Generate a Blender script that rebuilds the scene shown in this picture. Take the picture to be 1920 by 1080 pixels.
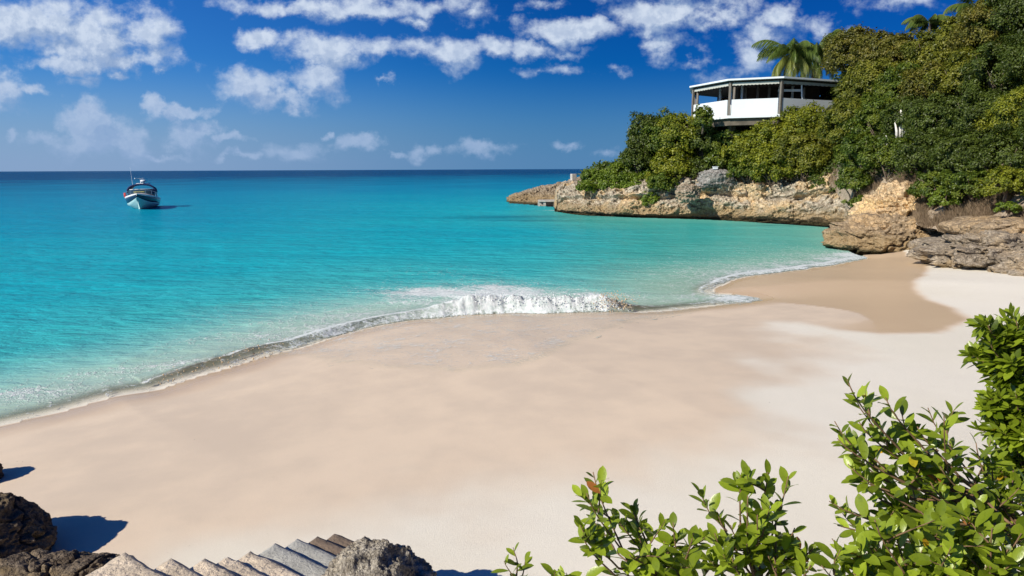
import bpy, math, random
import numpy as np
from mathutils import Vector, Matrix
rnd = random.Random(7); rs = np.random.RandomState(7)
R = math.radians
S = bpy.context.scene
for o in list(bpy.data.objects): bpy.data.objects.remove(o)
COL = S.collection

# ------------------------------------------------------------------ camera
F = 1251.0; CH = 5.0; TH = R(10.11); RO = R(0.24)
fwd = np.array([0, math.cos(TH), -math.sin(TH)]); up0 = np.array([0, math.sin(TH), math.cos(TH)]); r0 = np.array([1., 0, 0])
upv = up0*math.cos(RO) + r0*math.sin(RO); rgt = r0*math.cos(RO) - up0*math.sin(RO)
cam = bpy.data.cameras.new('camera'); co = bpy.data.objects.new('camera', cam); COL.objects.link(co)
cam.sensor_width = 36; cam.lens = 36*F/1920; cam.clip_end = 30000; cam.clip_start = .05
co.matrix_world = Matrix(((rgt[0], upv[0], -fwd[0], 0), (rgt[1], upv[1], -fwd[1], 0), (rgt[2], upv[2], -fwd[2], CH), (0, 0, 0, 1)))
S.camera = co
def ray(u, v): return fwd + rgt*(u-960)/F + upv*(540-v)/F
def PZ(u, v, z=0.):
    d = ray(u, v); t = (z-CH)/d[2]; return np.array([d[0]*t, d[1]*t, z])
def PD(u, v, y):
    d = ray(u, v); t = y/d[1]; return np.array([d[0]*t, y, CH+d[2]*t])
# ------------------------------------------------------------------ node helper
class NT:
    def __init__(s, nt): s.t = nt; s.n = nt.nodes; s.l = nt.links
    def put(s, sock, v):
        if v is None: return
        if isinstance(v, bpy.types.NodeSocket): s.l.new(v, sock)
        else:
            try: sock.default_value = v
            except Exception: sock.default_value = tuple(v)[:len(sock.default_value)] if len(v) >= len(sock.default_value) else (*v, 1)
    def node(s, typ, ins=(), **kw):
        n = s.n.new(typ)
        for k, v in kw.items(): setattr(n, k, v)
        it = ins.items() if isinstance(ins, dict) else enumerate(ins)
        for k, v in it: s.put(n.inputs[k], v)
        return n
    def m(s, op, a, b=None, c=None, clamp=False):
        return s.node('ShaderNodeMath', (a, b, c), operation=op, use_clamp=clamp).outputs[0]
    def vm(s, op, a, b=None, c=None): 
        n = s.node('ShaderNodeVectorMath', (a, b, c), operation=op)
        return n.outputs['Value'] if op in ('LENGTH', 'DOT_PRODUCT', 'DISTANCE') else n.outputs[0]
    def ss(s, x, a, b, o0=0., o1=1.):
        return s.node('ShaderNodeMapRange', (x, a, b, o0, o1), interpolation_type='SMOOTHSTEP').outputs[0]
    def lin(s, x, a, b, o0=0., o1=1.): return s.node('ShaderNodeMapRange', (x, a, b, o0, o1)).outputs[0]
    def noise(s, vec, scale, detail=5, rough=.55, dist=0., out=0):
        return s.node('ShaderNodeTexNoise', {'Vector': vec, 'Scale': scale, 'Detail': detail, 'Roughness': rough, 'Distortion': dist}).outputs[out]
    def vor(s, vec, scale, feature='F1', out='Distance', rand=1.):
        return s.node('ShaderNodeTexVoronoi', {'Vector': vec, 'Scale': scale, 'Randomness': rand}, feature=feature).outputs[out]
    def mix(s, f, a, b, bt='MIX'):
        n = s.n.new('ShaderNodeMix'); n.data_type = 'RGBA'; n.blend_type = bt
        s.put(n.inputs[0], f); s.put(n.inputs[6], c4(a)); s.put(n.inputs[7], c4(b)); return n.outputs[2]
    def ramp(s, x, pts):
        n = s.n.new('ShaderNodeValToRGB'); e = n.color_ramp.elements
        while len(e) < len(pts): e.new(.5)
        for i, (p, c) in enumerate(pts): e[i].position = p; e[i].color = c4(c)
        s.put(n.inputs[0], x); return n.outputs[0]
    def attr(s, name): return s.node('ShaderNodeAttribute', attribute_name=name).outputs['Fac']
    def bump(s, h, strength, dist, normal=None):
        return s.node('ShaderNodeBump', {'Height': h, 'Strength': strength, 'Distance': dist, 'Normal': normal}).outputs[0]
def c4(c):
    if isinstance(c, bpy.types.NodeSocket): return c
    return (*c[:3], 1.) if len(c) == 3 else c
def sr(r, g, b):
    f = lambda x: (x/255/12.92) if x <= 10 else ((x/255+.055)/1.055)**2.4
    return (f(r), f(g), f(b))

# ------------------------------------------------------------------ world, sun, exposure
SUN_EL, SUN_AZ = 33., 35.     # elevation; degrees behind the pure left
sdir = np.array([-math.cos(R(SUN_AZ))*math.cos(R(SUN_EL)), -math.sin(R(SUN_AZ))*math.cos(R(SUN_EL)), math.sin(R(SUN_EL))])
W = bpy.data.worlds.new('World'); S.world = W; W.use_nodes = True
w = NT(W.node_tree); w.n.clear()
sky = w.n.new('ShaderNodeTexSky'); sky.sky_type = 'NISHITA'; sky.sun_disc = False
sky.sun_elevation = R(SUN_EL); sky.sun_rotation = math.atan2(sdir[0], sdir[1]); sky.air_density = 1.0; sky.dust_density = .35; sky.ozone_density = 2.5
CL = [(70,50,150,62,1.3),(200,60,120,66,1.3),(240,112,110,24,1.1),(130,118,110,22,1.1),(20,180,46,40,1),(70,172,50,14,.9),(145,148,44,16,.8),
 (165,235,50,62,1),(235,262,56,44,1),(95,260,36,20,.7),(170,272,120,30,.6),(290,200,22,34,.8),(350,205,56,13,.8),(365,252,48,30,1),(420,266,44,8,.7),
 (475,155,82,42,1.25),(585,155,66,42,1.15),(535,178,100,22,1.1),(490,70,50,20,1.1),(620,100,90,38,1.2),(705,92,70,26,.95),(560,82,50,22,.8),(850,105,66,36,1.1),(780,95,60,24,.8),
 (560,4,180,24,1.0),(690,18,130,26,1.0),(800,8,110,30,.9),(775,40,40,18,.9),(880,30,46,30,.7),(930,80,46,24,1.1),(1000,92,54,20,1.1),(1065,56,104,28,1.3),(1010,8,50,14,.5),
 (1260,18,120,38,1.2),(1330,36,70,28,1),(1240,42,50,20,.7),(1255,84,60,24,.75),(1400,105,60,52,1.1),(1460,36,56,36,1.1),(1430,75,70,44,.8),(1380,150,60,24,.6),(1550,50,36,28,.8),(1610,52,22,16,.7),
 (1145,138,40,16,.7),(1020,132,56,12,.6),(560,276,66,22,.65),(680,268,52,17,.7),(702,264,26,14,.8),(790,281,34,15,.6),(825,278,22,14,.6),(910,275,60,12,.55),(1060,270,30,11,.7),(1140,285,42,12,.6),
 (450,292,40,8,.7),(745,290,24,7,.7),(300,285,50,8,.6),(215,140,30,8,.6),(1060,100,40,8,.5),(1310,120,40,9,.5),(25,260,18,13,.6),(305,128,16,10,.8),(720,150,22,8,.6),(620,247,11,7,.6),(1700,-10,120,18,.6),(1215,-30,160,24,.8),(1760,-80,200,40,.9),(-200,120,150,50,1),(-250,240,120,40,.8),(2200,100,160,50,.9)]
gt = bpy.data.node_groups.new('cloud_density', 'ShaderNodeTree')
gt.interface.new_socket('Vector', in_out='INPUT', socket_type='NodeSocketVector'); gt.interface.new_socket('Value', in_out='OUTPUT', socket_type='NodeSocketFloat')
g = NT(gt); gi = g.n.new('NodeGroupInput'); go = g.n.new('NodeGroupOutput')
p0 = gi.outputs[0]
wn = g.vm('SUBTRACT', g.noise(p0, 9, 7, .6, 0, 1), (.5, .5, .5))
wn2 = g.vm('SUBTRACT', g.noise(p0, 34, 6, .6, 0, 1), (.5, .5, .5))
p = g.vm('MULTIPLY_ADD', wn, (.11, .075, 0), p0); p = g.vm('MULTIPLY_ADD', wn2, (.03, .026, 0), p)
acc = None
for (u, v, a, b, wt) in CL:
    if v > 190: wt *= 1.5; b *= 1.1
    if 0 < v < 40: b *= .85
    d = ray(u, v); X, Z = d[0]/d[1], d[2]/d[1]; sx, sz = a*1.12/F, b*1.12/F
    q = g.vm('MULTIPLY_ADD', p, (1/sx, 1/sz, 0), (-X/sx, -Z/sz, 0)); L = g.vm('LENGTH', q)
    val = g.m('MULTIPLY_ADD', L, -wt, wt)
    acc = val if acc is None else g.m('MAXIMUM', acc, val)
fb = g.noise(g.vm('MULTIPLY', p0, (1, 1.3, 1)), 17, 8, .6)
fb = g.m('MULTIPLY_ADD', fb, 3.0, -1.72)
res = g.m('ADD', g.m('MULTIPLY', acc, 1.15), fb)
g.l.new(res, go.inputs[0])
tc = w.n.new('ShaderNodeTexCoord'); sx = w.node('ShaderNodeSeparateXYZ', (tc.outputs['Generated'],))
ya = w.m('MAXIMUM', w.m('ABSOLUTE', sx.outputs[1]), .2)
cx = w.m('DIVIDE', sx.outputs[0], ya); cz = w.m('DIVIDE', sx.outputs[2], ya)
cv = w.node('ShaderNodeCombineXYZ', (cx, cz, 0.)).outputs[0]
def dens(vec):
    n = w.n.new('ShaderNodeGroup'); n.node_tree = gt; w.l.new(vec, n.inputs[0]); return n.outputs[0]
d0 = dens(cv); d1 = dens(w.vm('ADD', cv, (-.016, .02, 0)))
mask = w.ss(d0, -.22, .85)
lit = w.m('MULTIPLY_ADD', w.ss(w.m('SUBTRACT', d0, d1), -.42, .38), .7, w.m('MULTIPLY', w.ss(w.noise(cv, 60, 5, .6), .38, .62), .3))
thick = w.ss(d0, .45, 1.5)
skc = w.node('ShaderNodeGamma', (sky.outputs[0], 1.0)).outputs[0]
skh = w.node('ShaderNodeHueSaturation', {'Hue': .497, 'Saturation': 1.3, 'Value': 1., 'Fac': 1., 'Color': skc}).outputs[0]
el = sx.outputs[2]
SK_G = w.vm('MULTIPLY', skh, (.24, .52, .79))
pol = w.ss(sx.outputs[0], -.75, .45, 1.08, .62)                  # deep blue away from the sun
SK_G = w.vm('MULTIPLY', SK_G, w.node('ShaderNodeCombineXYZ', (w.m('POWER', pol, 2.2), w.m('POWER', pol, 1.25), w.m('POWER', pol, .6))).outputs[0])
px_ = w.ss(sx.outputs[0], -.5, .16); SK_G = w.mix(1., SK_G, w.mix(px_, (.62, .82, 1.06), (.10, .56, .74)), 'MULTIPLY')
hz = w.ss(el, .15, .0)
SK_G = w.mix(w.m('MULTIPLY', hz, .88), SK_G, w.mix(w.ss(sx.outputs[0], -.6, .1), (2.0, 2.95, 4.75), (.80, 1.9, 3.65)))
cb = w.mix(lit, (2.0, 2.9, 4.6), (5.3, 5.95, 6.9))
cb = w.mix(w.m('MULTIPLY', thick, w.m('SUBTRACT', .8, w.m('MULTIPLY', lit, .75))), cb, (1.9, 2.75, 4.4))
cb = w.mix(w.ss(el, .2, .02, 0, .75), cb, (2.3, 3.3, 5.2))
mask = w.m('MULTIPLY', mask, w.ss(el, .0, .12, .62, .93))
fin = w.mix(mask, SK_G, cb)
bg = w.node('ShaderNodeBackground', (fin, .1)); wo = w.n.new('ShaderNodeOutputWorld'); w.l.new(bg.outputs[0], wo.inputs[0])
W.cycles.sampling_method = 'MANUAL'; W.cycles.sample_map_resolution = 512
sl = bpy.data.lights.new('sun', 'SUN'); sl.energy = 5.0; sl.angle = R(.55); sl.color = (1, .93, .80)
so = bpy.data.objects.new('sun', sl); COL.objects.link(so); so.rotation_euler = Vector(sdir).to_track_quat('Z', 'Y').to_euler(); so.location = (-30, -20, 40)
S.view_settings.view_transform = 'Standard'; S.view_settings.look = 'None'; S.view_settings.gamma = 1; S.view_settings.exposure = .38
S.cycles.max_bounces = 6; S.cycles.diffuse_bounces = 3; S.cycles.glossy_bounces = 2; S.cycles.transparent_max_bounces = 12; S.cycles.transmission_bounces = 2

# ------------------------------------------------------------------ numpy noise
def _h(ix, iy, iz, seed):
    n = (ix*374761393 + iy*668265263 + iz*2147483647 + seed*1274126177) & 0xffffffff
    n = ((n ^ (n >> 13))*1274126177) & 0xffffffff
    n = (n ^ (n >> 16)) & 0xffffffff
    return n.astype(np.float64)/4294967295.
def vn(P, seed=0):
    P = np.asarray(P, float); I = np.floor(P).astype(np.int64); f = P-I; f = f*f*f*(f*(f*6-15)+10)
    out = 0
    for dx in (0, 1):
        for dy in (0, 1):
            for dz in (0, 1):
                wt = (f[..., 0] if dx else 1-f[..., 0])*(f[..., 1] if dy else 1-f[..., 1])*(f[..., 2] if dz else 1-f[..., 2])
                out = out + wt*_h(I[..., 0]+dx, I[..., 1]+dy, I[..., 2]+dz, seed)
    return out*2-1
def fbm(P, o=4, g=.5, seed=0, ridge=False):
    P = np.asarray(P, float); a = 1; s = 0; t = 0
    for i in range(o):
        n = vn(P*(2.03**i)+17.3*i, seed+i)
        if ridge: n = 1-2*np.abs(n)
        s = s+a*n; t += a; a *= g
    return s/t
def P3(x, y, z=0.): 
    x, y = np.broadcast_arrays(x, y); return np.stack([x, y, np.broadcast_to(z, x.shape)], -1)
def sstep(x, a, b):
    t = np.clip((np.asarray(x, float)-a)/(b-a), 0, 1); return t*t*(3-2*t)

# ------------------------------------------------------------------ mesh helpers
def tag(o, label=None, cat=None, group=None, kind=None):
    if label: o['label'] = label
    if cat: o['category'] = cat
    if group: o['group'] = group
    if kind: o['kind'] = kind
    return o
def empty(name, loc, label=None, cat=None, group=None):
    o = bpy.data.objects.new(name, None); COL.objects.link(o); o.location = loc; o.empty_display_size = .2
    return tag(o, label, cat, group)
def link(me, name, mat, parent=None, smooth=True):
    if smooth is not None: me.polygons.foreach_set('use_smooth', [bool(smooth)]*len(me.polygons))
    o = bpy.data.objects.new(name, me); COL.objects.link(o)
    for m_ in (mat if isinstance(mat, (list, tuple)) else [mat]): me.materials.append(m_)
    if parent:
        o.parent = parent; o.matrix_parent_inverse = Matrix.Translation(-parent.location) if parent.type == 'EMPTY' else Matrix.Identity(4)
    return o
def mesh(name, V, Fc, mat, parent=None, smooth=False, attrs=None):
    me = bpy.data.meshes.new(name); me.from_pydata([tuple(v) for v in V], [], [tuple(f) for f in Fc]); 
    if attrs:
        for k, a in attrs.items(): me.attributes.new(k, 'FLOAT', 'POINT').data.foreach_set('value', np.asarray(a, np.float32))
    me.update(); return link(me, name, mat, parent, smooth)
def fastmesh(name, V, Q, mat, parent=None, smooth=False, attrs=None):
    V = np.asarray(V, np.float32); Q = np.asarray(Q, np.int32); k = Q.shape[1]
    me = bpy.data.meshes.new(name); me.vertices.add(len(V)); me.vertices.foreach_set('co', V.ravel())
    me.loops.add(Q.size); me.loops.foreach_set('vertex_index', Q.ravel()); me.polygons.add(len(Q))
    me.polygons.foreach_set('loop_start', np.arange(0, Q.size, k, dtype=np.int32)); me.update(calc_edges=True)
    if attrs:
        for kk, a in attrs.items(): me.attributes.new(kk, 'FLOAT', 'POINT').data.foreach_set('value', np.asarray(a, np.float32))
    return link(me, name, mat, parent, smooth)
def gridfaces(nr, nc, keep=None, wrap=False):
    i, j = np.meshgrid(np.arange(nr-1), np.arange(nc if wrap else nc-1), indexing='ij'); j2 = (j+1) % nc
    q = np.stack([i*nc+j, i*nc+j2, (i+1)*nc+j2, (i+1)*nc+j], -1).reshape(-1, 4)
    if keep is not None: q = q[keep[q].any(1)]
    return q
def box(c, s, rz=0, ax=None):
    c = np.asarray(c, float); s = np.asarray(s, float)/2
    V = np.array([[x, y, z] for x in (-1, 1) for y in (-1, 1) for z in (-1, 1)])*s
    if rz: V = V @ np.array([[math.cos(rz), math.sin(rz), 0], [-math.sin(rz), math.cos(rz), 0], [0, 0, 1]])
    return (V+c), [(0, 1, 3, 2), (4, 6, 7, 5), (0, 4, 5, 1), (2, 3, 7, 6), (0, 2, 6, 4), (1, 5, 7, 3)]
def join(parts):
    V = []; Fc = []; n = 0
    for v, f in parts:
        V += [tuple(x) for x in v]; Fc += [tuple(i+n for i in q) for q in f]; n += len(v)
    return V, Fc
def tube(pts, rad, n=8, cap=True):
    pts = [np.asarray(p, float) for p in pts]; V = []; Fc = []
    if not hasattr(rad, '__len__'): rad = [rad]*len(pts)
    prev = None
    for i, p in enumerate(pts):
        t = pts[min(i+1, len(pts)-1)]-pts[max(i-1, 0)]; t = t/(np.linalg.norm(t)+1e-9)
        a = np.cross(t, prev if prev is not None else ([0, 0, 1] if abs(t[2]) < .9 else [1, 0, 0])); a /= np.linalg.norm(a)+1e-9
        b = np.cross(t, a); prev = -b if prev is None else np.cross(a, t)
        prev = np.cross(a, t)
        for k in range(n): 
            an = 2*math.pi*k/n; V.append(p+rad[i]*(a*math.cos(an)+b*math.sin(an)))
    for i in range(len(pts)-1):
        for k in range(n): Fc.append((i*n+k, i*n+(k+1) % n, (i+1)*n+(k+1) % n, (i+1)*n+k))
    if cap: Fc.append(tuple(range(n))[::-1]); Fc.append(tuple((len(pts)-1)*n+k for k in range(n)))
    return V, Fc
def prism(poly, z0, z1):
    n = len(poly); V = [(x, y, z0) for x, y in poly]+[(x, y, z1) for x, y in poly]
    return V, [tuple(range(n))[::-1], tuple(range(n, 2*n))]+[(i, (i+1) % n, n+(i+1) % n, n+i) for i in range(n)]

# ------------------------------------------------------------------ materials
def mat(name):
    m_ = bpy.data.materials.new(name); m_.use_nodes = True; t = NT(m_.node_tree); t.n.clear()
    out = t.n.new('ShaderNodeOutputMaterial'); bs = t.n.new('ShaderNodeBsdfPrincipled'); t.l.new(bs.outputs[0], out.inputs[0])
    t.out, t.b = out, bs; t.P = t.node('ShaderNodeNewGeometry').outputs['Position']; return m_, t
def simple(name, col, rough=.6, var=.12, scale=6., bumps=.1, bd=.01, metallic=0., spec=.4):
    m_, t = mat(name); n = t.noise(t.P, scale, 6, .6)
    t.put(t.b.inputs['Base Color'], t.mix(t.ss(n, .3, .7), tuple(c*(1-var) for c in col), tuple(min(1, c*(1+var)) for c in col)))
    t.put(t.b.inputs['Roughness'], rough); t.put(t.b.inputs['Metallic'], metallic); t.put(t.b.inputs['Specular IOR Level'], spec)
    if bumps: t.put(t.b.inputs['Normal'], t.bump(t.noise(t.P, scale*6, 5, .6), bumps, bd))
    return m_
def sand_mat():
    m_, t = mat('sand'); P = t.P
    wet, damp = t.attr('wet'), t.attr('damp')
    big = t.noise(P, .22, 4, .5); mid = t.noise(P, 1.3, 5, .55); fine = t.noise(P, 60, 4, .7); grain = t.noise(P, 260, 3, .8)
    dry = t.mix(t.ss(big, .35, .65), (.71, .66, .55), (.75, .70, .595))
    dmp = t.mix(t.ss(t.m('ADD', t.m('MULTIPLY', big, .6), t.m('MULTIPLY', mid, .4)), .38, .62), (.69, .56, .42), (.60, .49, .375))
    c = t.mix(damp, dry, dmp)
    c = t.mix(wet, c, t.mix(t.ss(mid, .3, .7), (.53, .36, .195), (.58, .405, .225)))
    c = t.mix(t.ss(fine, .3, .75, 0, .10), c, (.35, .29, .22)); c = t.mix(t.ss(grain, .55, .8, 0, .25), c, (.86, .8, .7))
    spk = t.ss(t.vor(P, 2.6), .035, .02); spk = t.m('MULTIPLY', spk, t.ss(t.noise(P, 1.9, 2), .56, .6))
    c = t.mix(t.m('MULTIPLY', spk, .7), c, (.13, .09, .06))
    wrack = t.m('MULTIPLY', t.ss(t.m('ABSOLUTE', t.m('SUBTRACT', damp, .5)), .22, .0), t.ss(t.noise(P, 22, 4, .7), .66, .72)); c = t.mix(t.m('MULTIPLY', wrack, .5), c, (.2, .14, .09))
    # rock / soil on the steep bank
    nz = t.attr('soil'); c = t.mix(nz, c, t.mix(t.ss(mid, .4, .6), (.16, .12, .08), (.3, .24, .17)))
    t.put(t.b.inputs['Base Color'], c)
    t.put(t.b.inputs['Roughness'], t.m('MULTIPLY_ADD', wet, -.6, t.m('MULTIPLY_ADD', damp, -.18, .9)))
    t.put(t.b.inputs['Specular IOR Level'], t.m('MULTIPLY_ADD', wet, .4, .15))
    h = t.m('ADD', t.m('MULTIPLY', fine, .5), t.m('ADD', t.m('MULTIPLY', mid, 1.2), t.m('MULTIPLY', grain, .25)))
    h = t.m('MULTIPLY', h, t.m('MULTIPLY_ADD', wet, -.9, t.m('MULTIPLY_ADD', damp, -.45, 1.0)))
    t.put(t.b.inputs['Normal'], t.bump(h, .35, .03)); return m_
def water_mat():
    m_, t = mat('water'); P = t.P
    dep, foam, brown, alp, fb_ = (t.attr(k) for k in ('depth', 'foam', 'brown', 'alpha', 'calm'))
    nn = t.noise(P, .035, 4, .5); n2 = t.noise(t.vm('MULTIPLY', P, (.4, 1, 1)), .3, 4, .55)
    d = t.m('MULTIPLY', dep, t.m('MULTIPLY_ADD', nn, 1.7, .15))
    d = t.m('MULTIPLY', d, t.m('MULTIPLY_ADD', n2, .5, .75))
    x = t.m('DIVIDE', t.m('LOGARITHM', t.m('ADD', d, 1.), 2.718), 7.)           # 0..1 over 1100 m
    c = t.ramp(x, [(0., (.52, .60, .45)), (.12, (.38, .60, .48)), (.23, (.19, .51, .45)), (.33, (.045, .43, .43)), (.45, (.010, .385, .44)),
                   (.6, (.003, .30, .40)), (.74, (.001, .225, .36)), (.87, (.001, .155, .28)), (.96, (.001, .085, .19)), (1., (.001, .05, .14))])
    c = t.mix(t.m('MULTIPLY', t.attr('film'), .9), c, (.86, .75, .62)); c = t.mix(t.attr('reef'), c, (.004, .11, .155))
    c = t.mix(t.m('MULTIPLY', t.attr('green'), .55), c, (.06, .36, .27))
    bn = t.noise(P, 5, 6, .65, 1.)
    c = t.mix(t.m('MULTIPLY', brown, t.ss(bn, .25, .6, .55, 1.)), c, t.mix(t.ss(bn, .4, .62), (.20, .125, .065), (.55, .43, .29)))
    c = t.mix(t.m('MULTIPLY', t.m('MULTIPLY', t.attr('wavy'), .6), t.m('SUBTRACT', 1., brown)), c, (.50, .66, .56))
    # foam: lace broken up by noise
    wpv = t.vm('MULTIPLY_ADD', t.vm('SUBTRACT', t.noise(P, 2.2, 4, .6, 0, 1), (.5, .5, .5)), (.9, .9, .9), P)
    l1 = t.vor(wpv, 1.7, 'DISTANCE_TO_EDGE'); l2 = t.vor(wpv, 5.5, 'DISTANCE_TO_EDGE')
    lace = t.m('ADD', t.ss(l1, .09, .0, 0, .55), t.ss(l2, .12, .0, 0, .45))
    fn = t.noise(P, 7, 7, .68)
    fm = t.m('ADD', t.m('MULTIPLY', foam, 1.15), t.m('SUBTRACT', t.m('ADD', t.m('MULTIPLY', lace, .45), t.m('MULTIPLY', fn, .95)), .74))
    fm = t.m('MULTIPLY', t.ss(fm, .02, .62), t.ss(foam, .0, .08))
    # thin film over the sand: pale streaks painted for foam lines and glints
    st = t.noise(t.vm('MULTIPLY', wpv, (.8, 2.2, 1)), 1.5, 5, .6, 1.2)
    streak = t.m('MULTIPLY', t.ss(t.m('ABSOLUTE', t.m('SUBTRACT', st, .5)), .05, .005), t.attr('film'))
    streak = t.m('MULTIPLY', streak, t.ss(t.noise(P, 1.1, 4, .6), .42, .6))
    fm = t.m('MAXIMUM', fm, t.m('MULTIPLY', streak, .75))
    c = t.mix(fm, c, t.mix(t.ss(fn, .33, .66), (.50, .57, .55), (.74, .76, .76)))
    t.put(t.b.inputs['Base Color'], c)
    t.put(t.b.inputs['Roughness'], t.m('MULTIPLY_ADD', fm, .6, .12)); t.put(t.b.inputs['IOR'], 1.33); t.put(t.b.inputs['Specular IOR Level'], t.m('MULTIPLY_ADD', fm, -.3, .32))
    # ripples at several sizes
    cd = t.node('ShaderNodeCameraData').outputs['View Distance'] if False else None
    rr = t.node('ShaderNodeMapping', {'Vector': P, 'Rotation': (0, 0, R(18)), 'Scale': (.55, 1.5, 1)}).outputs[0]
    h1 = t.noise(rr, 1.0, 3, .5, .3); h2 = t.noise(rr, 3.2, 4, .6, .5); h3 = t.noise(P, 14, 3, .6); h0 = t.noise(rr, .28, 3, .5)
    h = t.m('ADD', t.m('ADD', t.m('MULTIPLY', h0, .9), t.m('MULTIPLY', h1, .55)), t.m('ADD', t.m('MULTIPLY', h2, .26), t.m('MULTIPLY', h3, .035)))
    h = t.m('MULTIPLY', h, fb_)
    h = t.m('ADD', h, t.m('MULTIPLY', t.m('MULTIPLY', fm, t.m('SUBTRACT', 1., t.attr('film'))), t.m('MULTIPLY', fn, .07)))
    t.put(t.b.inputs['Normal'], t.bump(h, 1., .42))
    tr = t.n.new('ShaderNodeBsdfTransparent'); mx = t.n.new('ShaderNodeMixShader')
    a = t.m('MAXIMUM', t.m('MAXIMUM', alp, fm), t.m('MULTIPLY', streak, .7), clamp=True)
    nb = t.b.inputs['Normal'].links[0].from_socket
    df = t.node('ShaderNodeBsdfDiffuse', {'Color': c, 'Normal': nb}); tl = t.node('ShaderNodeBsdfTranslucent', {'Color': c}); gl = t.node('ShaderNodeBsdfGlossy', {'Color': (.70, .93, 1., 1), 'Roughness': .16, 'Normal': nb})
    m1 = t.node('ShaderNodeMixShader', (t.m('MULTIPLY_ADD', t.m('MULTIPLY', t.attr('wavy'), t.m('MULTIPLY_ADD', fm, -.8, 1.)), .8, .04), df.outputs[0], tl.outputs[0]))
    fr = t.node('ShaderNodeFresnel', {'IOR': 1.28, 'Normal': nb}).outputs[0]
    fr = t.m('MULTIPLY', t.m('MINIMUM', fr, .26), t.m('MULTIPLY_ADD', fm, -.9, .95))
    m2 = t.node('ShaderNodeMixShader', (fr, m1.outputs[0], gl.outputs[0]))
    t.put(mx.inputs[0], a); t.l.new(tr.outputs[0], mx.inputs[1]); t.l.new(m2.outputs[0], mx.inputs[2]); t.l.new(mx.outputs[0], t.out.inputs[0]); t.n.remove(t.b)
    return m_
def rock_mat(name, cols, tide=True, warm=.5, zt=.9, sc=1.):
    m_, t = mat(name); P = t.P; z = t.node('ShaderNodeSeparateXYZ', (P,)).outputs[2]
    a = t.noise(P, .32*sc, 5, .55, .4); b = t.noise(t.vm('MULTIPLY', P, (1, 1, 1.8)), 1.5*sc, 7, .65); f = t.noise(P, 7*sc, 6, .7)
    vw = t.vm('MULTIPLY_ADD', t.vm('SUBTRACT', t.noise(P, 2*sc, 3, .6, 0, 1), (.5, .5, .5)), (.5, .5, .5), P)
    v1 = t.vor(vw, 1.7*sc, 'DISTANCE_TO_EDGE'); v2 = t.vor(vw, 6*sc)
    c = t.mix(t.ss(b, .36, .62), cols[0], cols[1])
    c = t.mix(t.m('MULTIPLY', t.ss(a, .46, .60), warm), c, cols[2])
    c = t.mix(t.ss(t.noise(P, 3.1*sc, 6, .7), .54, .66, 0, .7), c, tuple(min(.8, x*1.35) for x in cols[1])); c = t.mix(t.ss(f, .50, .66, 0, .75), c, cols[3])
    c = t.mix(t.ss(v1, .07, .0, 0, .45), c, (.07, .055, .04)); c = t.mix(t.ss(v2, .5, .8, 0, .35), c, (.10, .08, .06))
    stn = t.noise(t.vm('MULTIPLY', P, (1, 1, .18)), 1.1*sc, 5, .6); c = t.mix(t.ss(stn, .54, .68, 0, .55), c, (.15, .11, .075))
    if tide:
        zz = t.m('ADD', z, t.m('MULTIPLY_ADD', b, 1.2, -.6))
        c = t.mix(t.ss(zz, zt*2.0, zt*.7, 0, .8), c, t.mix(t.ss(f, .4, .65), (.20, .135, .062), (.34, .25, .14)))
        c = t.mix(t.ss(z, .32, .08), c, (.05, .042, .02))
    t.put(t.b.inputs['Base Color'], c); t.put(t.b.inputs['Roughness'], .92); t.put(t.b.inputs['Specular IOR Level'], .2)
    h = t.m('ADD', t.m('MULTIPLY', b, .5), t.m('ADD', t.m('MULTIPLY', f, .22), t.m('MULTIPLY', t.ss(v1, 0, .15), .12)))
    h = t.m('SUBTRACT', h, t.m('MULTIPLY', t.vor(P, 11*sc), .06))
    t.put(t.b.inputs['Normal'], t.bump(h, .9, .4/sc)); return m_
def leaf_mat(name, lo, hi, alt, gloss=.45, trans=.3, altw=.5):
    m_, t = mat(name); tn = t.attr('tone'); cl = t.attr('clump')
    c = t.mix(tn, lo, hi); c = t.mix(t.ss(cl, .45, .9, 0, altw), c, alt)
    t.put(t.b.inputs['Base Color'], c); t.put(t.b.inputs['Roughness'], gloss); t.put(t.b.inputs['Specular IOR Level'], .35)
    tl = t.n.new('ShaderNodeBsdfTranslucent'); t.put(tl.inputs[0], t.mix(1., c, (1.3, 1.5, .5), 'MULTIPLY')); mx = t.n.new('ShaderNodeMixShader'); t.put(mx.inputs[0], trans)
    t.l.new(t.b.outputs[0], mx.inputs[1]); t.l.new(tl.outputs[0], mx.inputs[2]); t.l.new(mx.outputs[0], t.out.inputs[0]); return m_
M = {}
M['sand'] = sand_mat(); M['water'] = water_mat()
M['cliff'] = rock_mat('limestone', [(.24, .195, .14), (.55, .48, .37), (.66, .46, .23), (.21, .19, .165)], warm=.75)
M['palecliff'] = rock_mat('block_limestone', [(.19, .185, .175), (.33, .32, .30), (.34, .32, .28), (.12, .115, .11)], tide=False, warm=.2, sc=1.4)
M['orangerock'] = rock_mat('orange_limestone', [(.44, .29, .15), (.66, .48, .28), (.74, .50, .23), (.30, .22, .14)], tide=False, warm=.8, sc=1.3)
M['grayrock'] = rock_mat('grey_limestone', [(.21, .17, .125), (.37, .31, .235), (.56, .40, .22), (.13, .11, .09)], warm=.35, zt=.5, sc=1.6)
M['brownrock'] = rock_mat('brown_limestone', [(.24, .17, .10), (.40, .30, .19), (.55, .37, .19), (.2, .15, .1)], warm=.6, zt=.8, sc=1.4)
M['spit'] = rock_mat('spit_rock', [(.2, .15, .10), (.38, .31, .22), (.46, .38, .28), (.14, .11, .08)], warm=.4, sc=1.1)
M['darkrock'] = rock_mat('near_rock', [(.075, .055, .040), (.20, .155, .11), (.36, .26, .12), (.045, .036, .028)], tide=False, warm=.45, sc=3.5)
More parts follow.
